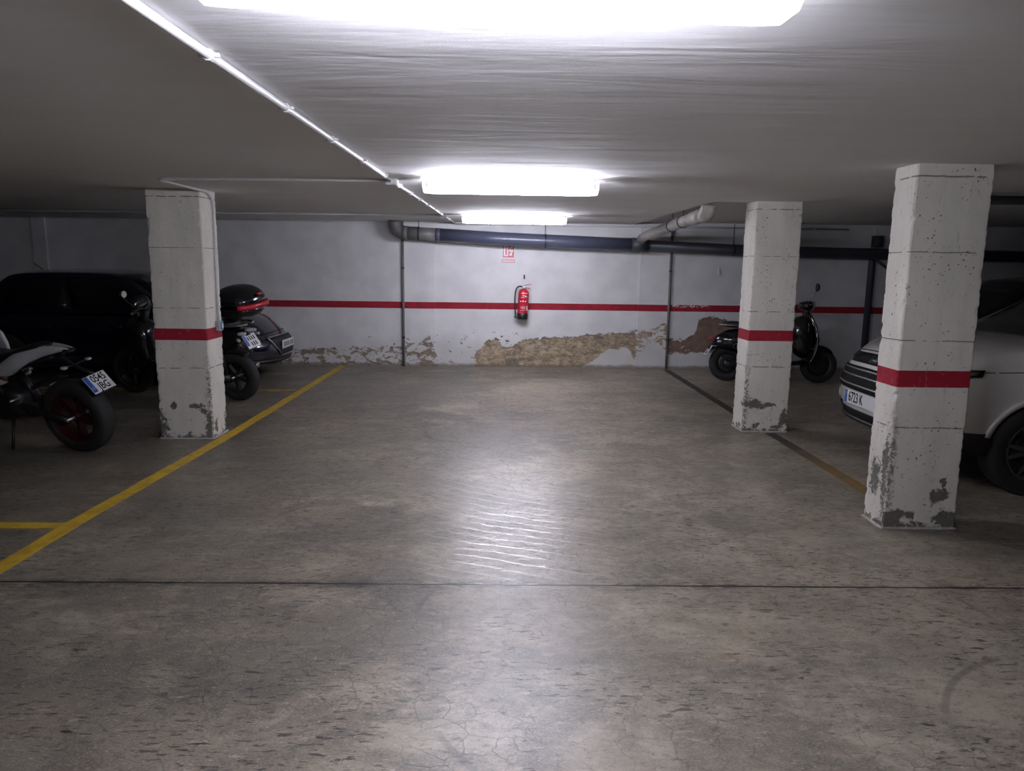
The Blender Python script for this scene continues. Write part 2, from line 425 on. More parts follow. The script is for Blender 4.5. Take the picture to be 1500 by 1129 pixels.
# ceiling: slab with a step added behind the far right pillar to darken that bay
bm = B()
RX, RY, RZ = 1.98, 7.12, .035
box(bm, X0, X1, YB, RY, CEIL, CEIL+.15); box(bm, X0, RX, RY, WALLY+.2, CEIL, CEIL+.15); box(bm, RX, X1, RY, WALLY+.2, CEIL+RZ, CEIL+.15)
struct(link('ceiling', bm, M['ceiling']))
bm = B(); zt = CEIL+.1
box(bm, X0, X1, WALLY, WALLY+.2, 0, zt)
for a, b in ((-1.5, -1.03), (2.08, 2.53), (-7.04, -6.84), (5.62, 6.05)): box(bm, a, b, WALLY-.035, WALLY+.05, 0, zt)
struct(link('wall_back', bm, M['wall']))
struct(link('wall_left', box(B(), X0-.2, X0, YB, WALLY+.2, 0, zt), M['plain']))
struct(link('wall_right', box(B(), X1, X1+.2, YB, WALLY+.2, 0, zt), M['plain']))
struct(link('wall_front', box(B(), X0, X1, YB-.2, YB, 0, zt), M['plain']))

# ------------------------------------------------------------------ pillars
def pillar(x0, x1, y0, y1, label, spec_, seed):
    t = thing('concrete_pillar', label, 'pillar', ((x0+x1)/2, (y0+y1)/2, 0), group=None)
    cx, cy = (x0+x1)/2, (y0+y1)/2; hx, hy = (x1-x0)/2, (y1-y0)/2; ch = .008; st = .022
    per = []
    def side(a, b):
        n = max(2, int((Vector(b)-Vector(a)).length/st)); return [Vector(a).lerp(Vector(b), i/n) for i in range(n)]
    cs = [(-hx+ch, -hy), (hx-ch, -hy), (hx, -hy+ch), (hx, hy-ch), (hx-ch, hy), (-hx+ch, hy), (-hx, hy-ch), (-hx, -hy+ch)]
    for i in range(8):
        per += side(cs[i], cs[(i+1) % 8]) if i % 2 == 0 else [Vector(cs[i])]
    bm = B(); nz = int(CEIL/.02); rings = []
    top = CEIL+(RZ if y0 > RY else 0)
    for k in range(nz+1):
        z = top*k/nz; ring = []
        for p in per:
            edge = min(abs(abs(p.x)-hx), 1)+min(abs(abs(p.y)-hy), 1)
            q = Vector((p.x*9+seed, p.y*9, z*9))
            d = mn.noise(q)*.0025+mn.noise(q*3)*.0015
            if edge < .02:
                c_ = mn.noise(Vector((seed+math.copysign(3, p.x), math.copysign(5, p.y), z*22)))
                d -= max(0, c_-.15)*.016+max(0, mn.noise(Vector((seed*2+p.x, p.y, z*60))))*.007
            low = max(0, .25-z)*.03*mn.noise(q*1.5)
            s = 1+(d+low)/max(hx, .1)
            # gentle swelling of the foot
            s *= 1+.012*max(0, (.1-z)/.1)
            ring.append(bm.verts.new((p.x*s, p.y*s, z)))
        rings.append(ring)
    n = len(per)
    for a, b in zip(rings, rings[1:]):
        for i in range(n): bm.faces.new((a[i], a[(i+1) % n], b[(i+1) % n], b[i]))
    bm.faces.new(rings[0][::-1]); bm.faces.new(rings[-1])
    link('shaft', bm, mat_pillar('pillar_paint', x0, x1, y0, spec_), t)
    bm = B(); sk = []
    for i, p in enumerate(per):
        s = 1+(.012+.012*max(0, mn.noise(Vector((p.x*14, p.y*14, seed)))))/max(abs(p.x), abs(p.y), .15)
        sk.append((p*1.015, p*s*1.01))
    a = [bm.verts.new((p.x, p.y, .012)) for p, q in sk]; b = [bm.verts.new((q.x, q.y, .001)) for p, q in sk]
    for i in range(n): bm.faces.new((b[i], b[(i+1) % n], a[(i+1) % n], a[i]))
    link('mortar_skirt', bm, M['mortar'], t)
    return t
pillar(-3.062, -2.595, 6.507, 6.86, 'white pillar on the left with a conduit and small switch box on its side',
       dict(off=3, edge=1, front=[(.02, .10, .06, .11), (.95, .10, .04, .14), (.72, .30, .08, .02), (.30, .30, .03, .03), (.85, .26, .05, .03)], side=[(.34, .06, .05, .12), (.1, .1, .03, .06)]), 1.3)
pillar(2.352, 2.787, 7.008, 7.33, 'farther and thinner-looking of the two white pillars on the right',
       dict(off=15, edge=-1, front=[(.22, .27, .10, .045), (.50, .27, .08, .02), (.90, .13, .045, .085), (.75, .05, .07, .015), (.28, .06, .03, .03)], side=[(.05, .27, .04, .02), (.1, .05, .05, .02)]), 5.1)
pillar(2.372, 2.822, 4.35, 4.60, 'nearest white pillar on the right, in front of the white car',
       dict(off=27, edge=-1, front=[(.75, .22, .055, .04), (.79, .30, .02, .03), (.70, .20, .04, .03), (.20, .09, .09, .03), (.88, .05, .08, .07), (.05, .05, .07, .05)], side=[(.04, .35, .03, .25), (.15, .3, .05, .10)]), 9.7)

# ------------------------------------------------------------------ parking lines (paint film on the floor)
def line(pts, label, mat):
    bm = B(); vs = []
    for (xa, xb, y) in pts: vs.append((xa, xb, y))
    N_ = []
    for (a, b) in zip(vs, vs[1:]):
        for k in range(24):
            t = k/24; N_.append(tuple(a[i]*(1-t)+b[i]*t for i in range(3)))
    N_.append(vs[-1]); lo, hi = [], []
    for xa, xb, y in N_:
        j = mn.noise(Vector((y*7, xa, 0)))*.006
        lo.append((bm.verts.new((xa+j, y, .0018)), bm.verts.new((xa+j, y, -.0005)))); j = mn.noise(Vector((y*7, xb+9, 0)))*.006
        hi.append((bm.verts.new((xb+j, y, .0018)), bm.verts.new((xb+j, y, -.0005))))
    for i in range(len(N_)-1):
        a, b, c, d = lo[i], hi[i], hi[i+1], lo[i+1]
        bm.faces.new((a[0], b[0], c[0], d[0])); bm.faces.new((a[1], d[1], c[1], b[1]))
        bm.faces.new((a[0], d[0], d[1], a[1])); bm.faces.new((b[0], b[1], c[1], c[0]))
    return tag(link('parking_line', bm, mat), label, 'painted line')
ym = mat_yellow('yellow_floor_paint', .66)
line([(-2.655, -2.55, 1.5), (-2.650, -2.545, 4.3), (-2.56, -2.455, 6.5), (-2.50, -2.40, 11.3)], 'long yellow floor line from the left foreground past the left pillar to the wall', ym)
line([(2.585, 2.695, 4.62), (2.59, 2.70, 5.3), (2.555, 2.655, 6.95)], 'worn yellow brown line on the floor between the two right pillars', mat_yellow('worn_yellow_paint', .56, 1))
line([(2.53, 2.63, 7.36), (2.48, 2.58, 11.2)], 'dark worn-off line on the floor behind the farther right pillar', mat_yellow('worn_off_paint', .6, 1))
def xline(x0, x1, y0, y1, label, mat):
    bm = B(); n = 40; a = []
    for k in range(n+1):
        x = x0+(x1-x0)*k/n; a.append([bm.verts.new((x, y0+mn.noise(Vector((x*6, 0, 0)))*.005, .0022)), bm.verts.new((x, y1+mn.noise(Vector((x*6, 4, 0)))*.005, .0022)),
                                      bm.verts.new((x, y1, -.0005)), bm.verts.new((x, y0, -.0005))])
    for p, q in zip(a, a[1:]):
        for i in range(4): bm.faces.new((p[i], p[(i+1) % 4], q[(i+1) % 4], q[i]))
    bm.faces.new(a[0]); bm.faces.new(a[-1][::-1])
    return tag(link('parking_line', bm, mat), label, 'painted line')
xline(-7.4, -2.655, 4.235, 4.335, 'short yellow cross line at the left edge, meeting the long line in the foreground', ym)
xline(-7.4, -2.56, 9.03, 9.12, 'faint yellow cross line beside the dark blue car', mat_yellow('faint_yellow_paint', .53))

# ------------------------------------------------------------------ lamps
def lamp(x0, x1, y, rot, label, mt='tube'):
    t = thing('fluorescent_lamp', label, 'ceiling lamp', ((x0+x1)/2, y, CEIL), (0, 0, rot), group='ceiling fluorescent lamps')
    L = (x1-x0)/2
    bm = prism(B(), [(-.056, 0), (.056, 0), (.056, -.031), (-.056, -.031)], -L+.03, L-.03, 'x'); link('housing', bm, M['housing'], t)
    # prismatic diffuser: bulged section, upper facets angled up to light the ceiling
    prof = [(-.050, -.032), (-.067, -.068), (-.060, -.100), (-.046, -.112), (.046, -.112), (.060, -.100), (.067, -.068), (.050, -.032)]
    bm = prism(B(), prof, -L+.06, L-.06, 'x'); link('diffuser', bm, M[mt], t)
    for s in (-1, 1):
        bm = B(); ra, rb = [], []
        for (py, pz) in prof:
            ra.append(bm.verts.new((s*(L-.06), py*1.01, pz*1.005)))
            rb.append(bm.verts.new((s*(L-(.004 if pz > -.1 else .010)), py*.97, max(pz, -.110))))
        for i in range(len(prof)): bm.faces.new((ra[i], ra[(i+1) % 8], rb[(i+1) % 8], rb[i]))
        bm.faces.new(rb); bm.faces.new(ra[::-1])
        link('end_cap', bm, M['tube_end'], t)
        bm = box(B(), s*(L-.035)-.008, s*(L-.035)+.008, -.071, -.062, -.075, -.04); link('clip', bm, M['conduit'], t)
    return t
lamp(-.588, .568, 1.512, R(3.0), 'nearest lit fluorescent ceiling lamp, cut off by the top edge of the picture', 'tube_new')
lamp(-.575, .672, 5.385, R(1.2), 'middle lit fluorescent ceiling lamp')
lamp(-.52, .79, 9.42, R(1.0), 'farthest and smallest lit fluorescent ceiling lamp, near the back wall')

# ------------------------------------------------------------------ conduits
def clip(t, p, d, rr):
    s, n_ = frame(Vector(d)); bm = B(); p = Vector(p)
    tube(bm, [p-Vector(d).normalized()*.011, p+Vector(d).normalized()*.011], rr*1.35, 10)
    side = Vector((0, 0, 1)).cross(Vector(d)).normalized()
    if side.length < .5: side = Vector((0, 1, 0))
    mtx = Matrix.Translation(p)
    tube(bm, [p-side*rr*2.3, p+side*rr*2.3], rr*.55, 8)
    link('clip', bm, M['conduit'], t)
def conduit(pts, rr, label, clips, mat='conduit', boxes=()):
    t = thing('conduit', label, 'conduit', pts[0])
    o = Vector(pts[0]); lp = [Vector(p)-o for p in pts]
    link('pipe', tube(B(), lp, rr, 12), M[mat], t, True)
    tot = 0
    for a, b in zip(lp, lp[1:]):
        L = (b-a).length
        if clips:
            n = int(L/clips)
            for k in range(n): clip(t, a.lerp(b, (k+.5)/max(n, 1)), b-a, rr)
    for bp in boxes:
        p = Vector(bp)-o; link('junction_box', box(B(), p.x-.045, p.x+.045, p.y-.04, p.y+.04, p.z-.02, CEIL-o.z), M['conduit'], t, bevel=.008)
    return t
zc = CEIL-.016
conduit([(-.872, -1.5, zc), (-.851, 1.88, zc), (-.812, 5.55, zc), (-.755, 9.3, zc), (-.74, 11.30, zc)], .013, 'long white conduit running along the ceiling towards the back wall', 0.62, boxes=[(-.81, 5.52, CEIL-.03), (-.757, 9.44, CEIL-.028)])
conduit([(-.86, 5.50, zc), (-1.65, 5.56, zc), (-2.44, 5.62, zc)]+arcpts((-2.50, 5.63, zc), (-2.58, 5.66, zc), (-2.56, 5.78, zc), 5)[0:]+[(-2.575, 6.3, zc)]
        + arcpts((-2.578, 6.55, zc), (-2.578, 6.76, zc), (-2.580, 6.77, CEIL-.16), 8)+[(-2.581, 6.755, 1.60), (-2.581, 6.74, 1.03)], .011, 'thin white conduit crossing the ceiling and dropping down the left pillar', 0)
t = thing('switch_box', 'small grey and teal switch box on the side of the left pillar', 'switch', (-2.592, 6.74, 1.0))
link('case', box(B(), 0, .035, -.045, .045, -.045, .045), M['switch'], t, bevel=.005)
link('plate', box(B(), .034, .040, -.012, .040, -.036, .036), M['cyan'], t)
link('rocker', box(B(), .039, .045, .004, .028, -.02, .02), M['white'], t)
conduit([(-.76, 5.50, CEIL-.008), (-.60, 5.42, CEIL-.008)], .008, 'short thin cable from the ceiling junction to the middle lamp', 0)
conduit([(-.80, 9.44, zc), (-3.6, 9.64, zc), (-8.9, 9.75, zc)], .011, 'white conduit crossing the far ceiling to the left, behind the left pillar', 1.1)
conduit([(-.71, 9.43, CEIL-.008), (-.53, 9.42, CEIL-.008)], .008, 'short thin cable from the far junction to the farthest lamp', 0)
conduit([(-.74, 11.31, zc-.01), (1.3, 11.29, zc-.012), (2.1, 11.27, zc-.015), (5.2, 11.29, zc-.02)], .014, 'white conduit along the top of the back wall', 1.0)

# ------------------------------------------------------------------ drain pipes
def pipeo(name, bm, mat, parent): return link(name, bm, mat, parent, True)
py = 11.12
t = thing('drain_pipe', 'large grey blue drain pipe slung across the top of the back wall', 'pipe', (0, py, 2))
def dz(x): # centre height of the main pipe
    pts = [(-1.6, 2.022), (.13, 1.935), (2.07, 1.878), (3.6, 1.822), (4.6, 1.803), (9.1, 1.775)]
    for a, b in zip(pts, pts[1:]):
        if x <= b[0]: return a[1]+(b[1]-a[1])*(x-a[0])/(b[0]-a[0])-2
    return pts[-1][1]-2
q = .097
pipeo('pipe', tube(B(), [(x, 0, dz(x)) for x in (-.95, .0, 1.0, 2.0)], q, 28), M['pvc_grey'], t)
pipeo('old_section', tube(B(), [(x, 0, dz(x)) for x in (-1.46, -.98)], q*.98, 28), M['pvc_old'], t)
pipeo('coupling', tube(B(), [(-1.00, 0, dz(-1.0)), (-.93, 0, dz(-.93))], q*1.03, 28), M['pvc_grey'], t)
pipeo('elbow', tube(B(), arcpts((-1.44, 0, dz(-1.44)), (-1.62, 0, dz(-1.5)+.01), (-1.60, 0, .185), 10), q*.99, 24), M['pvc_old'], t)
pipeo('coupling', tube(B(), [(-1.49, 0, dz(-1.49)), (-1.41, 0, dz(-1.41))], q*1.05, 28), M['pvc_old'], t)
pipeo('thin_section', tube(B(), [(x, 0, dz(x)) for x in (2.06, 3.6, 5.0, 9.1)], q*.84, 24), M['pvc_dark'], t)
pipeo('coupling', tube(B(), [(1.90, 0, dz(1.9)), (2.14, 0, dz(2.14))], q*1.05, 28), M['pvc_dark'], t)
for x in (-1.25, .62, 3.42):
    bm = B(); rr = q*(1.02 if x < 2 else .86)
    lathe(bm, [(rr, -.012), (rr+.004, -.012), (rr+.004, .012), (rr, .012)], (x, 0, dz(x)), 'x', 28, True)
    tube(bm, [(x, 0, dz(x)+rr), (x, 0, .205 if x > 2 else .19)], .006, 6)
    link('hanger', bm, M['dark_metal'], t)
t = thing('drain_pipe', 'dirty white drain pipe hanging from the ceiling and joining the big pipe', 'pipe', (2.04, 7.5, CEIL))
zz = lambda y: {7.5: -.09, 8.6: -.085}.get(y, 0)
pipeo('elbow', tube(B(), arcpts((-.0, .02, -.0), (-.0, .02, -.095), (0, .17, -.085), 9), .078, 22), M['pvc_white'], t)
pipeo('coupling', tube(B(), [(0, .16, -.085), (0, .62, -.098)], .074, 22), M['pvc_white'], t)
pipeo('pipe', tube(B(), [(0, .5, -.095), (0, 1.1, -.11), (0, 3.2, -.185), (-.01, 3.50, -.22)], .066, 22), M['pvc_white'], t)
pipeo('branch', tube(B(), arcpts((-.01, 3.42, -.215), (-.01, 3.6, -.24), (-.01, 3.62, -.31), 6), .072, 22), M['pvc_old'], t)
for y in (1.05, 1.6):
    bm = B(); lathe(bm, [(.067, -.012), (.074, -.012), (.074, .012), (.067, .012)], (0, y, -.108 if y < 1.2 else -.128), 'y', 22, True)
    tube(bm, [(0, y, -.045), (0, y, .03)], .005, 6); link('hanger', bm, M['dark_metal'], t)
t = thing('downpipe', 'dark vertical downpipe on the back wall between the two right pillars', 'pipe', (5.57, 11.12, 0))
pipeo('pipe', tube(B(), [(0, .12, 0), (0, .12, 1.70)]+arcpts((0, .12, 1.70), (0, .12, 1.78), (0, .03, 1.80), 5)[1:], .048, 18), M['pvc_dark'], t)
pipeo('collar', tube(B(), [(0, 0.0, 1.895), (0, 0.0, 2.06)], .085, 18), M['pvc_dark'], t)
pipeo('branch', tube(B(), [(.03, .10, 1.72), (.30, .05, 1.52)], .02, 10), M['pvc_dark'], t)
for nm, x, lab in (('wall_pipe', -1.515, 'thin dark vertical pipe on the back wall, left of the wall sign'), ('wall_pipe', 2.545, 'thin dark vertical pipe on the back wall, right of the fire extinguisher')):
    t = thing(nm, lab, 'pipe', (x, WALLY-.03, 0))
    pipeo('pipe', tube(B(), [(0, 0, 0), (0, 0, 1.0), (0, 0, CEIL)], .021, 12), M['pvc_old'], t)
    for z in (.45, 1.5): link('clip', tube(B(), [(0, 0, z-.012), (0, 0, z+.012)], .025, 12), M['dark_metal'], t)
t = thing('ceiling_pipe', 'dark pipe under the ceiling at the right edge, behind the nearest pillar', 'pipe', (3.6, 6.0, 2.14))
pipeo('pipe', tube(B(), [(0, 0, 0), (5.55, 0, 0)], .035, 14), M['pvc_dark'], t)
for x in (.6, 2.4, 4.4): link('hanger', tube(B(), [(x, 0, .03), (x, 0, .06)], .01, 8), M['dark_metal'], t)
tag(link('anchor_plug', box(B(), 3.28, 3.30, WALLY-.02, WALLY+.002, 1.45, 1.57), M['white'], bevel=.002), 'small white strip fixed high on the back wall left of the farther right pillar', 'fixture')

# ------------------------------------------------------------------ wall sign
t = thing('wall_sign', 'red and white fire extinguisher sign on the back wall just under the big pipe', 'sign', (.079, WALLY-.004, 1.60))
link('board', box(B(), -.098, .098, -.004, .003, .062, .33), M['white'], t)
link('red_field', box(B(), -.086, .086, -.006, -.003, .075, .318), M['sign_red'], t)
link('white_panel', box(B(), -.070, -.004, -.008, -.005, .095, .270), M['white'], t)
bm = B(); prism(bm, [(-.05, .11), (-.02, .11), (-.02, .19), (-.028, .205), (-.042, .205), (-.05, .19)], -.0095, -.0075)
box(bm, -.040, -.030, -.0095, -.0075, .205, .222); box(bm, -.052, -.024, -.0095, -.0075, .222, .229)
link('extinguisher_symbol', bm, M['sign_red'], t)
bm = B()
for (ox, oz, s) in ((.035, .10, 1.0), (.052, .15, .9), (.024, .165, .8), (.05, .215, .75)):
    prism(bm, [(ox-.02*s, oz), (ox+.012*s, oz+.002), (ox+.024*s, oz+.03*s), (ox+.014*s, oz+.028*s), (ox+.016*s, oz+.06*s), (ox+.002*s, oz+.035*s), (ox-.004*s, oz+.05*s), (ox-.01*s, oz+.022*s), (ox-.022*s, oz+.032*s)], -.009, -.0055)
link('flame_symbol', bm, M['white'], t)
link('caption_board', box(B(), -.098, .098, -.004, .003, .0, .048), M['sign_red'], t)
link('caption_field', box(B(), -.090, .090, -.0052, -.0035, .007, .041), M['white'], t)
text('caption', 'EXTINTOR', .036, Matrix.Translation((0, -.0062, .023)) @ Matrix.Rotation(R(90), 4, 'X'), M['sign_red'], t, .92)
bm = B(); tube(bm, [(0, 0, 0), (0, -.02, 0), (0, -.028, .012)], .004, 8); box(bm, -.012, .012, -.002, .002, -.03, .035)
o = link('wall_hook', bm, M['dark_metal']); o.location = (.325, WALLY-.002, 1.385); tag(o, 'small metal wall hook above the fire extinguisher', 'hook')

# ------------------------------------------------------------------ extinguisher
t = thing('fire_extinguisher', 'red fire extinguisher with black hose and base hung on the back wall', 'fire extinguisher', (.300, WALLY-.105, .757), (0, R(2.5), 0))
link('cylinder', lathe(B(), [(.0001, .06), (.074, .06), (.080, .075), (.080, .385), (.074, .415), (.056, .440), (.030, .455), (.0001, .457)], (0, 0, 0), 'z', 32), M['red'], t, True)
link('base', lathe(B(), [(.0001, 0), (.076, 0), (.083, .01), (.084, .085), (.0801, .088), (.0001, .088)], (0, 0, 0), 'z', 32), M['black'], t, True)
bm = lathe(B(), [(.022, .450), (.022, .475), (.017, .480), (.017, .500), (.0001, .502)], (0, 0, 0), 'z', 16); box(bm, -.030, .018, -.013, .013, .468, .490); link('valve', bm, M['alu'], t)
link('handle', box(B(), -.01, .105, -.009, .009, -.004, .004, Matrix.Translation((0, 0, .478)) @ Matrix.Rotation(R(12), 4, 'Y')), M['red'], t, bevel=.002)
link('lever', box(B(), -.012, .105, -.009, .009, -.004, .004, Matrix.Translation((0, 0, .505)) @ Matrix.Rotation(R(-14), 4, 'Y')), M['red'], t, bevel=.002)
link('gauge', lathe(B(), [(.0001, -.022), (.016, -.022), (.016, -.008), (.0001, -.008)], (0, 0, .485), 'y', 16), M['white'], t)
link('hose', tube(B(), smoothpath([(-.02, 0, .482), (-.07, -.01, .488), (-.115, -.02, .45), (-.128, -.02, .36), (-.125, -.02, .22), (-.112, -.015, .10), (-.108, -.015, .085)], 6), .0105, 12), M['black'], t, True)
link('nozzle', tube(B(), [(-.109, -.015, .11), (-.106, -.015, .03), (-.105, -.015, .012)], [.013, .016, .019], 12), M['black'], t, True)
def arcplate(bm, a0, a1, z0, z1, rr):
    n = 6; lo, hi = [], []
    for k in range(n+1):
        a = R(a0+(a1-a0)*k/n); lo.append(bm.verts.new((rr*math.sin(a), -rr*math.cos(a), z0))); hi.append(bm.verts.new((rr*math.sin(a), -rr*math.cos(a), z1)))
    for k in range(n): bm.faces.new((lo[k], lo[k+1], hi[k+1], hi[k]))
for (a0, a1, z0, z1) in ((-30, 45, .385, .393), (-20, 30, .350, .358), (-28, 5, .325, .332), (12, 40, .335, .345), (-40, -22, .262, .275), (-12, 4, .262, .280), (14, 32, .262, .280),
                         (-25, 40, .190, .194), (-30, 20, .170, .178), (-20, 46, .155, .159), (-38, 30, .132, .136), (40, 60, .13, .20)):
    bm = B(); arcplate(bm, a0, a1, z0, z1, .0808); link('label_print', bm, M['white'], t)
link('bracket', box(B(), -.03, .03, .075, .10, .36, .40), M['dark_metal'], t)

# ------------------------------------------------------------------ wheels
def wheel(parent, c, Rr, wd, rimR, rimmat, name='wheel', spokes=0, side=0, brake=False):
    hw = wd/2
    prof = []
    for k in range(13):
        a = math.pi*k/12; prof.append((rimR+(Rr-rimR)*math.sin(a)**.62, -hw*math.cos(a)*(1.0 if 2 < k < 10 else .92)))
    ty = link('tyre', lathe(B(), prof+[(rimR-.01, hw*.7), (rimR-.01, -hw*.7)], c, 'y', 48, True), M['rubber'], parent, True)
    bm = B(); e = rimR-.004
    lathe(bm, [(e, -hw*.82), (e+.006, -hw*.82), (e+.006, hw*.82), (e, hw*.82), (e-.02, hw*.7), (e-.028, 0), (e-.02, -hw*.7)], c, 'y', 48, True)
    lathe(bm, [(.0001, -hw*.6), (.035, -hw*.6), (.045, -hw*.3), (.045, hw*.3), (.035, hw*.6), (.0001, hw*.6)], c, 'y', 20)
    for k in range(spokes):
        a = 2*math.pi*(k+.25)/spokes; m_ = Matrix.Translation(c) @ Matrix.Rotation(a, 4, 'Y')
        prism(bm, [(.03, -.02), (rimR-.02, -.011), (rimR-.02, .011), (.03, .02)], -hw*.35, hw*.35, 'y', m_)
    link('rim', bm, rimmat, ty)
    if brake:
        bm = B()
        for k in range(24):
            pass
        lathe(bm, [(.06, -hw*.9-.004), (.125, -hw*.9-.004), (.125, -hw*.9), (.06, -hw*.9)], c, 'y', 36, True); link('brake_disc', bm, M['alu'], ty)
    return ty
def plate_moto(parent, c, tilt, s1=None, s2=None, yaw_=0, wd=.22, ht=.16):
    """number plate facing backwards (-x); c centre; tilt leans it so that its foot sticks out"""
    m_ = Matrix.Translation(c) @ Matrix.Rotation(yaw_, 4, 'Z') @ Matrix.Rotation(tilt, 4, 'Y')
    pl = link('number_plate', box(B(), -.003, .003, -wd/2, wd/2, -ht/2, ht/2, m_), M['plate'], parent, bevel=.001)
    link('plate_frame', box(B(), .002, .006, -wd/2-.006, wd/2+.006, -ht/2-.008, ht/2+.003, m_), M['black'], pl)
    # seen from behind (looking +x) left is +y
    link('blue_strip', box(B(), -.0045, -.002, wd/2-.042, wd/2-.002, -ht/2+.012 if s1 else -ht/2+.03, ht/2-.002, m_), M['blue'], pl)
    ro = Matrix(((0, 0, -1, 0), (-1, 0, 0, 0), (0, 1, 0, 0), (0, 0, 0, 1)))   # text x -> -y, text y -> z, normal -> -x
    if s1:
        text('plate_characters', s1, .088, m_ @ Matrix.Translation((-.0045, -.018, .036)) @ ro, M['ink'], pl, .80)
        text('plate_characters', s2, .088, m_ @ Matrix.Translation((-.0045, -.018, -.038)) @ ro, M['ink'], pl, .80)
        bm = B()
        for k in range(12):
            a = 2*math.pi*k/12; box(bm, -.0052, -.004, wd/2-.022+.011*math.cos(a)-.0015, wd/2-.022+.011*math.cos(a)+.0015, -.03+.011*math.sin(a)-.0015, -.03+.011*math.sin(a)+.0015, m_)
        link('blue_strip_mark', bm, M['white'], pl)
    else:
        bm = B()      # characters too small to read in the photo: plain smudged dashes
        for rz in (.034, -.036):
            for k in range(4 if rz > 0 else 3):
                y = -.075+k*.036+(0 if rz > 0 else .01); prism(bm, [(y, rz-.022), (y+.018, rz-.026), (y+.020, rz+.022), (y+.008, rz+.027)], -.0045, -.003, 'x', m_)
        link('plate_marks', bm, M['ink'], pl)
    return pl
def T(parent, name, pts, rad, mat, n=10): return link(name, tube(B(), pts, rad, n), M[mat], parent, True)
def BL(parent, name, secs, mat, pw=2.4, sub=1, axis='x', n=14): return link(name, blob(B(), secs, n, pw, axis), M[mat], parent, True, sub)

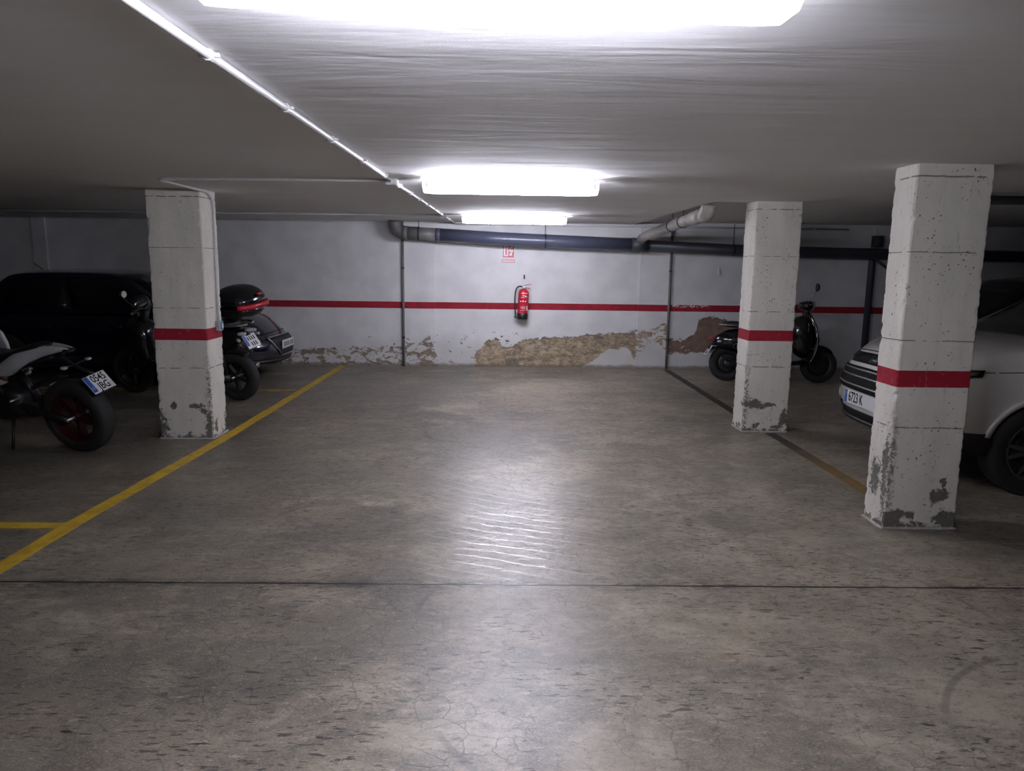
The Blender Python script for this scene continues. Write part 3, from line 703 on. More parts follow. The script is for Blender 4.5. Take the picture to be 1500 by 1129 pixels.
# ------------------------------------------------------------------ naked motorcycle, front left
def naked_bike(loc, yaw_, lean):
    t = thing('motorcycle', 'black motorcycle with white tail panels and red rear rim, plate 0545 JBG', 'motorcycle', loc, (0, 0, 0))
    t.rotation_euler = (Matrix.Rotation(yaw_, 3, 'Z') @ Matrix.Rotation(lean, 3, 'X')).to_euler()
    rw = wheel(t, (0, 0, .318), .318, .175, .215, M['deep_red'], spokes=5, brake=True)
    fw = wheel(t, (1.42, 0, .30), .30, .12, .215, M['deep_red'], spokes=5, brake=True)
    bm = B()
    for s in (-1, 1): tube(bm, smoothpath([(0, s*.11, .318), (.25, s*.115, .37), (.52, s*.09, .42)], 4), [.026]*9 if False else .028, 8)
    tube(bm, [(.5, -.10, .42), (.5, .10, .42)], .03, 8); link('swingarm', bm, M['dark_metal'], t, True)
    T(t, 'rear_axle', [(0, -.135, .318), (0, .135, .318)], .016, 'alu')
    bm = B(); box(bm, -.03, .03, -.012, .012, -.05, .05, Matrix.Translation((.10, -.11, .40))); link('brake_caliper', bm, M['dark_metal'], t, bevel=.006)
    BL(t, 'engine', [(.42, 0, .42, .06, .06), (.46, 0, .42, .15, .13), (.62, 0, .43, .17, .17), (.80, 0, .46, .16, .20), (.95, 0, .48, .13, .16), (1.0, 0, .48, .05, .06)], 'dark_metal', 4)
    bm = B()
    for k in range(6): box(bm, .62, .86, -.15, .15, .56+k*.018, .567+k*.018)
    link('cooling_fins', bm, M['dark_metal'], t)
    for s in (-1, 1): link('crankcase_cover', lathe(B(), [(.0001, .0), (.07, .0), (.075, s*-.02), (.085, s*-.03), (.0001, s*-.03)], (.70, s*.195, .42), 'y', 24), M['dark_metal'], t, True)
    T(t, 'frame_rail', smoothpath([(1.22, -.03, .86), (.95, -.12, .74), (.62, -.13, .58), (.52, -.11, .42)], 4), .024, 'black')
    T(t, 'frame_rail', smoothpath([(1.22, .03, .86), (.95, .12, .74), (.62, .13, .58), (.52, .11, .42)], 4), .024, 'black')
    T(t, 'subframe', smoothpath([(.62, .09, .60), (.35, .08, .74), (.05, .05, .84)], 4), .014, 'black')
    T(t, 'subframe', smoothpath([(.62, -.09, .60), (.35, -.08, .74), (.05, -.05, .84)], 4), .014, 'black')
    T(t, 'shock_absorber', [(.40, -.02, .42), (.52, -.02, .66)], .03, 'dark_metal')
    T(t, 'preload_reservoir', [(.50, .12, .655), (.585, .12, .67)], .024, 'orange')
    T(t, 'footpeg', [(.40, .15, .50), (.40, .24, .50)], .012, 'alu'); T(t, 'footpeg', [(.40, -.15, .50), (.40, -.24, .50)], .012, 'alu')
    T(t, 'side_stand', [(.55, .12, .30), (.50, .24, .075)], .012, 'dark_metal')
    # seat, white tail cowl panels, tank
    BL(t, 'seat', [(.10, 0, .925, .03, .01), (.16, 0, .925, .075, .022), (.32, 0, .895, .11, .028), (.50, 0, .83, .13, .032), (.66, 0, .80, .125, .035), (.78, 0, .83, .10, .04), (.82, 0, .84, .04, .02)], 'black', 2.6)
    for s in (-1, 1):
        # tail side panel: upper sweep to a sharp tip
        bm = B(); up = [(-.10, .905), (.0, .940), (.12, .960), (.26, .955), (.40, .915), (.52, .850), (.62, .775), (.68, .70)]
        lo = [(-.10, .890), (.0, .868), (.12, .835), (.24, .795), (.33, .745), (.40, .690), (.50, .650), (.62, .640)]
        A, Bq, Cq, D = [], [], [], []
        for i in range(8):
            y = s*(.020+.020*i if i < 4 else .095+.008*i)
            A.append(bm.verts.new((up[i][0], y*.75, up[i][1]))); Bq.append(bm.verts.new(((up[i][0]+lo[i][0])/2, y+s*.014, (up[i][1]*.5+lo[i][1]*.5))))
            Cq.append(bm.verts.new((lo[i][0], y*.92, lo[i][1]))); D.append(bm.verts.new((lo[i][0], y*.6, lo[i][1]+.01)))
        for P_, Q_ in ((A, Bq), (Bq, Cq), (Cq, D), (D, A)):
            for i in range(7): bm.faces.new((P_[i], P_[i+1], Q_[i+1], Q_[i]))
        bm.faces.new((A[0], Bq[0], Cq[0], D[0])); bm.faces.new((D[-1], Cq[-1], Bq[-1], A[-1]))
        link('tail_panel', bm, M['cream'], t, True, 1)
        bm = B(); blob(bm, [(.70, s*.14, .80, .01, .02), (.74, s*.16, .88, .03, .10), (.90, s*.175, .93, .035, .13), (1.05, s*.15, .96, .03, .10), (1.16, s*.12, .97, .01, .03)], 12, 2.3)
        tp = link('tank_panel', bm, M['cream'], t, True, 1)
        for (x, z, rr) in ((.76, .86, .022), (.80, .80, .016), (.83, .90, .018)):
            link('panel_graphic', lathe(B(), [(rr*.6, s*.203), (rr, s*.203), (rr, s*.206), (rr*.6, s*.206)], (x, 0, z), 'y', 16, True), M['ink'], tp)
        BL(t, 'side_cover', [(.50, s*.11, .64, .01, .02), (.58, s*.13, .64, .03, .06), (.72, s*.13, .66, .03, .07), (.84, s*.12, .70, .01, .03)], 'cream')
    BL(t, 'fuel_tank', [(.72, 0, .84, .05, .05), (.78, 0, .88, .12, .10), (.95, 0, .94, .165, .13), (1.10, 0, .96, .15, .12), (1.22, 0, .93, .08, .07)], 'gloss_black')
    BL(t, 'tail_light', [(-.115, 0, .885, .03, .008), (-.08, 0, .885, .05, .018), (-.03, 0, .89, .055, .02)], 'black')
    # plate hanger with lamp, indicators
    T(t, 'plate_hanger', smoothpath([(.05, 0, .83), (-.08, 0, .76), (-.24, 0, .69)], 4), .018, 'black')
    plate_moto(t, (-.285, 0, .625), R(38), '0545', 'JBG')
    for s in (-1, 1):
        T(t, 'indicator_stalk', [(-.09, 0, .765), (-.10, s*.10, .775)], .008, 'black')
        o = BL(t, 'indicator', [(-.135, s*.125, .775, .008, .006), (-.12, s*.125, .775, .028, .013), (-.09, s*.125, .775, .028, .014), (-.07, s*.125, .775, .008, .006)], 'lens_clear')
    # low rear hugger and exhaust
    BL(t, 'hugger', [(.02, 0, .655, .05, .006), (.15, 0, .645, .085, .012), (.30, 0, .60, .085, .016), (.38, 0, .53, .06, .02)], 'black')
    T(t, 'exhaust', smoothpath([(.92, -.10, .28), (.65, -.14, .24), (.40, -.17, .32), (.22, -.19, .42)], 4), .042, 'dark_metal', 16)
    T(t, 'exhaust_tip', [(.22, -.19, .42), (.17, -.192, .445)], .036, 'alu', 16)
    T(t, 'grab_detail', [(.29, .135, .735), (.20, .145, .765)], .017, 'alu')
    # front end
    for s in (-1, 1):
        T(t, 'fork_leg', [(1.42, s*.09, .30), (1.30, s*.09, .62)], .03, 'dark_metal'); T(t, 'fork_tube', [(1.30, s*.09, .62), (1.18, s*.09, .98)], .022, 'orange')
    T(t, 'handlebar', smoothpath([(1.05, .38, 1.06), (1.12, .18, 1.07), (1.15, 0, 1.03), (1.12, -.18, 1.07), (1.05, -.38, 1.06)], 4), .013, 'black')
    for s in (-1, 1):
        T(t, 'grip', [(1.05, s*.38, 1.06), (1.08, s*.27, 1.063)], .019, 'black')
        T(t, 'mirror_stalk', [(1.11, s*.22, 1.08), (1.08, s*.33, 1.20)], .006, 'black')
        BL(t, 'mirror', [(1.045, s*.35, 1.22, .03, .02), (1.06, s*.35, 1.22, .055, .035), (1.09, s*.35, 1.22, .02, .015)], 'gloss_black')
    BL(t, 'headlight', [(1.18, 0, .88, .06, .06), (1.26, 0, .88, .10, .09), (1.34, 0, .86, .09, .08), (1.37, 0, .85, .04, .04)], 'gloss_black')
    BL(t, 'front_mudguard', [(1.22, 0, .56, .06, .01), (1.34, 0, .615, .075, .014), (1.48, 0, .61, .07, .012), (1.58, 0, .55, .05, .008)], 'black')
    BL(t, 'radiator', [(1.0, 0, .55, .14, .14), (1.05, 0, .56, .15, .15)], 'black', 6, 0)
    return t
naked_bike((-3.49, 6.10, -.004), R(165), R(-11))

# ------------------------------------------------------------------ scooter with top box, left
def top_box_scooter(loc, yaw_, lean):
    t = thing('motor_scooter', 'black maxi scooter with a black red-striped top box behind the left pillar', 'scooter', loc)
    t.rotation_euler = (Matrix.Rotation(yaw_, 3, 'Z') @ Matrix.Rotation(lean, 3, 'X')).to_euler()
    wheel(t, (0, 0, .285), .285, .14, .185, M['dark_metal'], spokes=5)
    T(t, 'rear_axle', [(0, -.10, .285), (0, .10, .285)], .018, 'alu')
    wheel(t, (1.45, 0, .28), .28, .11, .19, M['black'], spokes=5)
    BL(t, 'body', [(-.24, 0, .80, .05, .03), (-.18, 0, .79, .12, .07), (0, 0, .74, .17, .13), (.25, 0, .66, .19, .20), (.5, 0, .56, .19, .22), (.75, 0, .38, .18, .12), (1.0, 0, .36, .19, .10), (1.12, 0, .40, .17, .10)], 'gloss_black', 2.8)
    BL(t, 'leg_shield', [(1.04, 0, .60, .15, .22), (1.12, 0, .62, .20, .30), (1.25, 0, .66, .19, .30), (1.38, 0, .72, .13, .20), (1.46, 0, .72, .05, .08)], 'gloss_black', 2.6)
    BL(t, 'seat', [(-.12, 0, .90, .06, .03), (-.05, 0, .91, .14, .05), (.2, 0, .89, .16, .05), (.42, 0, .82, .17, .05), (.65, 0, .80, .13, .05), (.74, 0, .78, .05, .03)], 'black', 2.8)
    T(t, 'swingarm', [(0, .10, .285), (.40, .12, .34)], .05, 'dark_metal'); BL(t, 'engine', [(.18, 0, .32, .08, .06), (.24, 0, .33, .15, .12), (.5, 0, .34, .15, .13), (.62, 0, .34, .06, .06)], 'dark_metal', 3)
    T(t, 'exhaust', smoothpath([(.5, -.15, .26), (.2, -.20, .28), (-.1, -.21, .36)], 4), .055, 'dark_metal', 16)
    T(t, 'exhaust_tip', [(-.1, -.21, .36), (-.15, -.21, .375)], .03, 'chrome', 16)
    for s in (-1, 1):
        T(t, 'shock_absorber', [(.03, s*.13, .34), (.05, s*.14, .62)], .026, 'dark_metal')
        T(t, 'grab_rail', smoothpath([(.30, s*.17, .86), (.05, s*.19, .90), (-.20, s*.14, .91), (-.26, s*.04, .91)], 4), .012, 'alu')
        BL(t, 'tail_light', [(-.265, s*.09, .815, .02, .012), (-.24, s*.10, .815, .05, .022), (-.18, s*.12, .815, .04, .022)], 'lens_clear')
        T(t, 'indicator', [(-.20, s*.17, .76), (-.24, s*.19, .755)], .018, 'lens_clear')
    BL(t, 'tail_lens', [(-.285, 0, .84, .03, .012), (-.26, 0, .84, .05, .022), (-.2, 0, .84, .05, .022)], 'lens_clear')
    BL(t, 'mudguard', [(-.20, 0, .55, .05, .012), (-.1, 0, .585, .075, .012), (.1, 0, .60, .08, .014), (.2, 0, .55, .07, .02)], 'black')
    T(t, 'plate_hanger', [(-.16, 0, .80), (-.22, 0, .70)], .022, 'black')
    plate_moto(t, (-.26, 0, .715), R(30))
    T(t, 'rear_reflector', [(-.245, 0, .59), (-.25, 0, .59)], .02, 'black')
    # top box
    T(t, 'box_rack', [(.05, 0, .93), (-.15, 0, .985)], .03, 'dark_metal')
    cx, cz = -.175, 1.165
    bm = blob(B(), [(.985-cz, 0, 0, .10, .15), (1.0-cz, 0, 0, .18, .20), (1.06-cz, 0, 0, .245, .235), (1.13-cz, 0, 0, .27, .255)], 20, 2.7, 'z')
    # z-lofted: y slot is x
    bx = link('top_box', bm, M['gloss_black'], t, True, 1); bx.location = (cx, 0, cz)
    bm = B(); sec = [(1.13, .255, .275), (1.165, .258, .28), (1.22, .245, .265), (1.28, .205, .225), (1.325, .14, .155), (1.345, .05, .06)]
    blob(bm, [(z-cz, 0, 0, a, b_) for z, a, b_ in sec], 20, 2.7, 'z'); link('lid', bm, M['gloss_black'], bx, True, 1)
    bm = B()
    for k in range(17):
        a = R(180-62+124*k/16)
        def sp(rr_x, rr_y, a=a): 
            c_, s_ = math.cos(a), math.sin(a); return rr_x*math.copysign(abs(c_)**(2/2.7), c_), rr_y*math.copysign(abs(s_)**(2/2.7), s_)
        o1 = sp(.272, .294); i1 = sp(.235, .25)
        row = [bm.verts.new((o1[0], o1[1], -.062+.0)), bm.verts.new((o1[0], o1[1], -.012)), bm.verts.new((i1[0], i1[1], -.012)), bm.verts.new((i1[0], i1[1], -.062))]
        if k:
            for i in range(4): bm.faces.new((prev[i], prev[(i+1) % 4], row[(i+1) % 4], row[i]))
        else: bm.faces.new(row)
        prev = row
    bm.faces.new(prev[::-1]); link('reflector_strip', bm, M['red'], bx, True)
    bm = blob(B(), [(-.262, -.015, .08, .03, .008), (-.256, -.015, .082, .05, .012), (-.235, -.015, .09, .045, .010)], 12); link('lock', bm, M['lens_red'], bx, True)
    # front
    T(t, 'steering_column', [(1.20, 0, .80), (1.10, 0, 1.02)], .04, 'black')
    T(t, 'handlebar', smoothpath([(.98, .36, 1.05), (1.08, .15, 1.06), (1.10, 0, 1.04), (1.08, -.15, 1.06), (.98, -.36, 1.05)], 4), .014, 'black')
    for s in (-1, 1):
        T(t, 'grip', [(.98, s*.36, 1.05), (1.02, s*.27, 1.053)], .02, 'black'); T(t, 'bar_end', [(.965, s*.375, 1.05), (.975, s*.36, 1.05)], .018, 'alu')
        T(t, 'mirror_stalk', smoothpath([(1.08, s*.17, 1.08), (1.10, s*.26, 1.16), (1.08, s*.33, 1.24)], 3), .007, 'black')
        mi = BL(t, 'mirror', [(1.055, s*.34, 1.265, .045, .03), (1.065, s*.34, 1.265, .06, .04), (1.10, s*.34, 1.265, .03, .02)], 'gloss_black')
        link('mirror_glass', lathe(B(), [(.0001, -.004), (.036, -.004), (.038, 0), (.0001, 0)], (1.052, s*.34, 1.265), 'x', 20), M['lens_clear'], mi)
    BL(t, 'windscreen', [(1.14, 0, 1.02, .16, .08), (1.18, 0, 1.08, .17, .16), (1.22, 0, 1.02, .14, .10)], 'glass', 2.5)
    for s in (-1, 1): T(t, 'fork_leg', [(1.45, s*.08, .28), (1.33, s*.08, .58)], .026, 'dark_metal')
    BL(t, 'front_mudguard', [(1.22, 0, .52, .06, .02), (1.36, 0, .59, .08, .02), (1.52, 0, .58, .075, .018), (1.64, 0, .50, .05, .01)], 'gloss_black')
    T(t, 'centre_stand', [(.45, .16, .25), (.42, .20, .035)], .013, 'dark_metal')
    T(t, 'centre_stand', [(.45, -.16, .25), (.42, -.20, .035)], .013, 'dark_metal')
    return t
top_box_scooter((-3.02, 8.42, -.004), R(163), R(-8))

# ------------------------------------------------------------------ classic scooter, right
def classic_scooter(loc, yaw_, lean):
    t = thing('motor_scooter', 'black retro scooter with chrome trim parked behind the farther right pillar', 'scooter', loc)
    t.rotation_euler = (Matrix.Rotation(yaw_, 3, 'Z') @ Matrix.Rotation(lean, 3, 'X')).to_euler()
    for wx, wz in ((0, .255), (1.25, .25)):
        ty = wheel(t, (wx, 0, wz), wz, .115, .165, M['dark_metal'], spokes=5)
        link('wheel_disc', lathe(B(), [(.0001, -.022), (.10, -.018), (.160, -.010), (.160, .010), (.10, .018), (.0001, .022)], (wx, 0, wz), 'y', 32), M['black'], ty, True)
    BL(t, 'rear_mudguard', [(-.25, 0, .44, .03, .03), (-.19, 0, .50, .075, .05), (0, 0, .53, .085, .06), (.22, 0, .46, .085, .08), (.30, 0, .38, .06, .06)], 'gloss_black')
    BL(t, 'glove_box', [(.80, 0, .66, .08, .12), (.86, 0, .66, .16, .24), (1.0, 0, .64, .20, .32), (1.10, 0, .62, .20, .30)], 'gloss_black', 3)
    BL(t, 'body', [(-.23, 0, .56, .03, .03), (-.18, 0, .56, .11, .10), (-.02, 0, .58, .18, .16), (.20, 0, .56, .205, .19), (.40, 0, .54, .17, .20), (.52, 0, .50, .12, .22), (.58, 0, .46, .06, .16)], 'gloss_black', 2.3)
    BL(t, 'floorboard', [(.45, 0, .28, .14, .04), (.55, 0, .27, .19, .035), (.95, 0, .27, .20, .03), (1.06, 0, .30, .15, .04)], 'gloss_black', 4)
    # leg shield: curved thin wall rising from the floor
    bm = B(); pts = [(1.06, .28, .14), (1.10, .42, .22), (1.12, .60, .25), (1.09, .78, .23), (1.04, .92, .15), (1.02, .98, .07)]; rows = []
    for th in (0, .045):
        for (x, z, hw_) in pts:
            rows.append([bm.verts.new((x+th+.05*(1-abs(k)/4.0)**1 if False else x+th+.045*(1-(k/4)**2), hw_*k/4, z)) for k in range(-4, 5)])
    n = len(pts)
    for o_ in (0, n):
        for i in range(n-1):
            for k in range(8): bm.faces.new((rows[o_+i][k], rows[o_+i][k+1], rows[o_+i+1][k+1], rows[o_+i+1][k]))
    for i in range(n-1):
        for k in (0, 8): bm.faces.new((rows[i][k], rows[i+1][k], rows[n+i+1][k], rows[n+i][k]))
    for i in (0, n-1):
        for k in range(8): bm.faces.new((rows[i][k], rows[i][k+1], rows[n+i][k+1], rows[n+i][k]))
    link('leg_shield', bm, M['gloss_black'], t, True)
    for s in (-1, 1): T(t, 'shield_trim', smoothpath([(x+.022, s*hw_, z) for x, z, hw_ in pts[:5]], 4), .008, 'chrome', 8)
    BL(t, 'steering_column', [(.30, 1.13, 0, .05, .05), (.60, 1.15, 0, .055, .06), (.95, 1.08, 0, .05, .05), (1.05, 1.04, 0, .04, .04)], 'gloss_black', 2.2, 1, 'z')
    BL(t, 'headset', [(.93, 0, 1.07, .05, .04), (1.00, 0, 1.07, .11, .06), (1.08, 0, 1.07, .10, .075), (1.13, 0, 1.07, .07, .06)], 'gloss_black')
    T(t, 'headlight', [(1.11, 0, 1.07), (1.145, 0, 1.065)], .065, 'lens_clear', 18)
    T(t, 'handlebar', smoothpath([(.95, .33, 1.06), (1.0, .15, 1.075), (1.0, 0, 1.08), (1.0, -.15, 1.075), (.95, -.33, 1.06)], 4), .014, 'black')
    for s in (-1, 1):
        T(t, 'grip', [(.94, s*.345, 1.06), (.98, s*.23, 1.068)], .02, 'black'); T(t, 'bar_end', [(.935, s*.36, 1.058), (.94, s*.345, 1.06)], .016, 'alu')
        T(t, 'brake_lever', [(1.03, s*.18, 1.08), (1.0, s*.34, 1.08)], .006, 'alu')
    T(t, 'mirror_stalk', [(1.0, -.19, 1.09), (1.08, -.27, 1.27)], .006, 'chrome')
    for s, x, z in ((-1, 1.09, 1.31),):
        mi = link('mirror', lathe(B(), [(.0001, -.008), (.050, -.008), (.056, 0), (.045, .018), (.0001, .024)], (x, s*.28, z), 'x', 24), M['gloss_black'], t, True)
        link('mirror_rim', lathe(B(), [(.050, -.010), (.057, -.010), (.057, -.002), (.050, -.002)], (x, s*.28, z), 'x', 24, True), M['dark_metal'], mi)
    BL(t, 'seat', [(-.10, 0, .80, .05, .025), (-.04, 0, .80, .13, .045), (.18, 0, .79, .15, .05), (.40, 0, .785, .15, .05), (.56, 0, .77, .10, .045), (.62, 0, .76, .04, .02)], 'black', 3)
    T(t, 'grab_rail', smoothpath([(.12, .15, .77), (-.06, .14, .785), (-.135, .0, .79), (-.06, -.14, .785), (.12, -.15, .77)], 4), .009, 'chrome', 8)
    link('seat_strap', box(B(), .17, .20, -.155, .155, .78, .848), M['black'], t)
    BL(t, 'tail_light', [(-.265, 0, .585, .02, .015), (-.25, 0, .585, .055, .03), (-.19, 0, .60, .06, .03)], 'lens_red')
    T(t, 'plate_hanger', [(-.18, 0, .54), (-.27, 0, .46)], .025, 'black')
    plate_moto(t, (-.275, 0, .43), R(32))
    for s in (-1, 1):
        BL(t, 'indicator', [(-.185, s*.14, .56, .01, .01), (-.165, s*.145, .56, .028, .022), (-.12, s*.16, .56, .022, .018)], 'lens_clear')
        link('cowl_badge', lathe(B(), [(.028, s*.205), (.038, s*.205), (.038, s*.209), (.028, s*.209)], (.06, 0, .50), 'y', 20, True), M['chrome'], t)
    T(t, 'exhaust', smoothpath([(.30, -.10, .22), (.15, -.13, .24), (-.08, -.13, .26)], 4), .05, 'dark_metal', 16)
    BL(t, 'engine', [(.05, .08, .26, .03, .05), (.12, .08, .27, .06, .09), (.35, .05, .30, .08, .10), (.42, .04, .30, .03, .04)], 'dark_metal', 3)
    T(t, 'wheel_nut', [(0, -.075, .255), (0, -.055, .255)], .03, 'alu', 8)
    BL(t, 'front_mudguard', [(.99, 0, .40, .05, .05), (1.08, 0, .47, .085, .05), (1.22, 0, .50, .09, .05), (1.37, 0, .46, .08, .05), (1.45, 0, .38, .04, .04)], 'gloss_black', 2.3)
    T(t, 'fork_arm', [(1.12, .06, .45), (1.25, .075, .25)], .02, 'alu')
    T(t, 'centre_stand', [(.50, .10, .27), (.47, .16, .03)], .012, 'dark_metal'); T(t, 'centre_stand', [(.50, -.10, .27), (.47, -.16, .03)], .012, 'dark_metal')
    return t
classic_scooter((3.16, 10.22, -.004), R(-4), R(-4))

# ------------------------------------------------------------------ cars
def interp(tab, x):
    if x <= tab[0][0]: return tab[0][1]
    for a, b in zip(tab, tab[1:]):
        if x <= b[0]:
            k = (x-a[0])/(b[0]-a[0]); k = k*k*(3-2*k)*.5+k*.5; return a[1]+(b[1]-a[1])*k
    return tab[-1][1]
class Shell:
    def __init__(s, xr, xf, top, bot, wid, plan=.30, nose=.10, crown=.03, sect=None, tail=.05):
        s.__dict__.update(xr=xr, xf=xf, top=top, bot=bot, wid=wid, plan=plan, nose=nose, crown=crown, tail=tail)
        s.sect = sect or [(0, .93), (.15, .985), (.45, 1), (.72, .985), (.9, .95), (1, .90)]
    def p(s, a, b, c):
        t = (c+1)/2; x = s.xr+(s.xf-s.xr)*(a+1)/2
        zt = interp(s.top, x); zb = interp(s.bot, x); hw = interp(s.wid, x)
        e = max(0, abs(a)-.55)/.45
        y = b*hw*interp(s.sect, t)
        z = zb+(zt-zb)*t-s.crown*b*b*max(0, t-.5)*2
        k = e*e
        pull = s.plan*abs(b)**3.2
        if a > 0: pull += s.nose*(max(0, t-.35)/.65)**2.2+.05*max(0, .25-t)/.25
        else: pull += s.tail*(max(0, t-.4)/.6)**2
        x -= math.copysign(pull*k, a)
        return Vector((x, y, z))
    def mesh(s, nx=36, ny=10, nz=9):
        bm = B(); d = {}
        def V(i, j, k):
            key = (i, j, k)
            if key not in d: d[key] = bm.verts.new(s.p(-1+2*i/nx, -1+2*j/ny, -1+2*k/nz))
            return d[key]
        for i in range(nx):
            for j in range(ny):
                bm.faces.new((V(i, j, 0), V(i, j+1, 0), V(i+1, j+1, 0), V(i+1, j, 0))); bm.faces.new((V(i, j, nz), V(i+1, j, nz), V(i+1, j+1, nz), V(i, j+1, nz)))
            for k in range(nz):
                bm.faces.new((V(i, 0, k), V(i+1, 0, k), V(i+1, 0, k+1), V(i, 0, k+1))); bm.faces.new((V(i, ny, k), V(i, ny, k+1), V(i+1, ny, k+1), V(i+1, ny, k)))
        for j in range(ny):
            for k in range(nz):
                bm.faces.new((V(0, j, k), V(0, j, k+1), V(0, j+1, k+1), V(0, j+1, k))); bm.faces.new((V(nx, j, k), V(nx, j+1, k), V(nx, j+1, k+1), V(nx, j, k+1)))
        return bm
    def on(s, kind, u_, v_, off):
        # front: (y,z)  side+/-: (x,z)  top: (x,y)
        if kind in ('front', 'rear'):
            a = 1 if kind == 'front' else -1; x = s.xf if a > 0 else s.xr
            zt = interp(s.top, x); zb = interp(s.bot, x); hw = interp(s.wid, x); t = (v_-zb)/(zt-zb)
            b = max(-1, min(1, u_/(hw*interp(s.sect, t))))
            q = s.p(a, b, t*2-1); e = 1e-2
            n_ = (s.p(a, min(1, b+e), t*2-1)-s.p(a, max(-1, b-e), t*2-1)).cross(s.p(a, b, t*2-1+e)-s.p(a, b, t*2-1-e)).normalized()
            if n_.x*a < 0: n_ = -n_
            return q+n_*off
        if kind in ('left', 'right'):
            b = 1 if kind == 'left' else -1; a = (u_-s.xr)/(s.xf-s.xr)*2-1
            for _ in range(6):
                t = .5
                zt = interp(s.top, s.xr+(s.xf-s.xr)*(a+1)/2); zb = interp(s.bot, s.xr+(s.xf-s.xr)*(a+1)/2); t = (v_+s.crown*max(0, 0)-zb)/(zt-zb)
                q = s.p(max(-1, min(1, a)), b, t*2-1); a = max(-1, min(1, a+(u_-q.x)/(s.xf-s.xr)*2*.8))
            t = min(1, max(0, t)); q = s.p(a, b, t*2-1); e = 1e-2
            n_ = (s.p(min(1, a+e), b, t*2-1)-s.p(max(-1, a-e), b, t*2-1)).cross(s.p(a, b, min(1, t*2-1+e))-s.p(a, b, max(-1, t*2-1-e))).normalized()
            if n_.y*b < 0: n_ = -n_
            return q+n_*off
        a = (u_-s.xr)/(s.xf-s.xr)*2-1; b = v_/interp(s.wid, u_)
        q = s.p(a, b, 1); return q+Vector((0, 0, off))
    def patch(s, kind, quad, off=.004, n=8, m_=5, bury=.03):
        bm = B(); q = [Vector(p) for p in quad]; A, Bt = [], []
        for i in range(n+1):
            ra, rb = [], []
            for j in range(m_+1):
                p = (q[0]*(1-i/n)+q[1]*(i/n))*(1-j/m_)+(q[3]*(1-i/n)+q[2]*(i/n))*(j/m_)
                ra.append(bm.verts.new(s.on(kind, p.x, p.y, off))); rb.append(bm.verts.new(s.on(kind, p.x, p.y, -bury)))
            A.append(ra); Bt.append(rb)
        for i in range(n):
            for j in range(m_):
                bm.faces.new((A[i][j], A[i+1][j], A[i+1][j+1], A[i][j+1])); bm.faces.new((Bt[i][j], Bt[i][j+1], Bt[i+1][j+1], Bt[i+1][j]))
            bm.faces.new((A[i][0], Bt[i][0], Bt[i+1][0], A[i+1][0])); bm.faces.new((A[i][m_], A[i+1][m_], Bt[i+1][m_], Bt[i][m_]))
        for j in range(m_):
            bm.faces.new((A[0][j], A[0][j+1], Bt[0][j+1], Bt[0][j])); bm.faces.new((A[n][j], Bt[n][j], Bt[n][j+1], A[n][j+1]))
        return bm
def boolean(o, cutters):
    for c in cutters:
        md = o.modifiers.new('c', 'BOOLEAN'); md.object = c; md.operation = 'DIFFERENCE'; md.solver = 'EXACT'
    bpy.context.view_layer.update()
    me = bpy.data.meshes.new_from_object(o.evaluated_get(bpy.context.evaluated_depsgraph_get()))
    o.modifiers.clear(); old = o.data; o.data = me
    for c in cutters: bpy.data.objects.remove(c)
    return o
def car_wheel(t, c, Rr, wd, rimR, side, rimmat, nsp=5):
    hw = wd/2
    prof = [(rimR, -hw*.85), (rimR+.02, -hw*.95), (Rr-.05, -hw), (Rr-.015, -hw*.9), (Rr, -hw*.7), (Rr, hw*.7), (Rr-.015, hw*.9), (Rr-.05, hw), (rimR+.02, hw*.95), (rimR, hw*.85)]
    ty = link('tyre', lathe(B(), prof, c, 'y', 56, True), M['rubber'], t, True)
    ty.data.transform(Matrix.Identity(4))
    bm = B(); e = rimR
    lathe(bm, [(e+.004, side*hw*.86), (e+.004, side*hw*.95), (e-.012, side*hw*.93), (e-.022, side*hw*.45), (e-.02, -side*hw*.8), (e+.002, -side*hw*.8)], c, 'y', 56, True)
    lathe(bm, [(.0001, side*hw*.78), (.045, side*hw*.76), (.062, side*hw*.62), (.06, side*hw*.3), (.0001, side*hw*.3)], c, 'y', 28)
    for k in range(nsp):
        for dd in (-.17, .17):
            a = 2*math.pi*k/nsp+dd*.9; m_ = Matrix.Translation(c) @ Matrix.Rotation(-a, 4, 'Y')
            a2 = dd*.35
            prism(bm, [(.045, -.018), (e-.01, -.013+a2*.25), (e-.01, .013+a2*.25), (.045, .018)], side*hw*.50, side*hw*.80, 'y', m_)
    link('rim', bm, rimmat, ty)
    bm = B()
    lathe(bm, [(.05, side*hw*.0), (e-.03, side*hw*.0), (e-.03, -side*hw*.25), (.05, -side*hw*.25)], c, 'y', 32, True); link('brake_disc', bm, M['dark_metal'], ty)
    bm = B()
    for k in range(5):
        a = 2*math.pi*k/5+.6; tube(bm, [(c[0]+.03*math.cos(a), c[1]+side*hw*.70, c[2]+.03*math.sin(a)), (c[0]+.03*math.cos(a), c[1]+side*hw*.80, c[2]+.03*math.sin(a))], .007, 8)
    link('wheel_bolts', bm, M['chrome'], ty)
    return ty
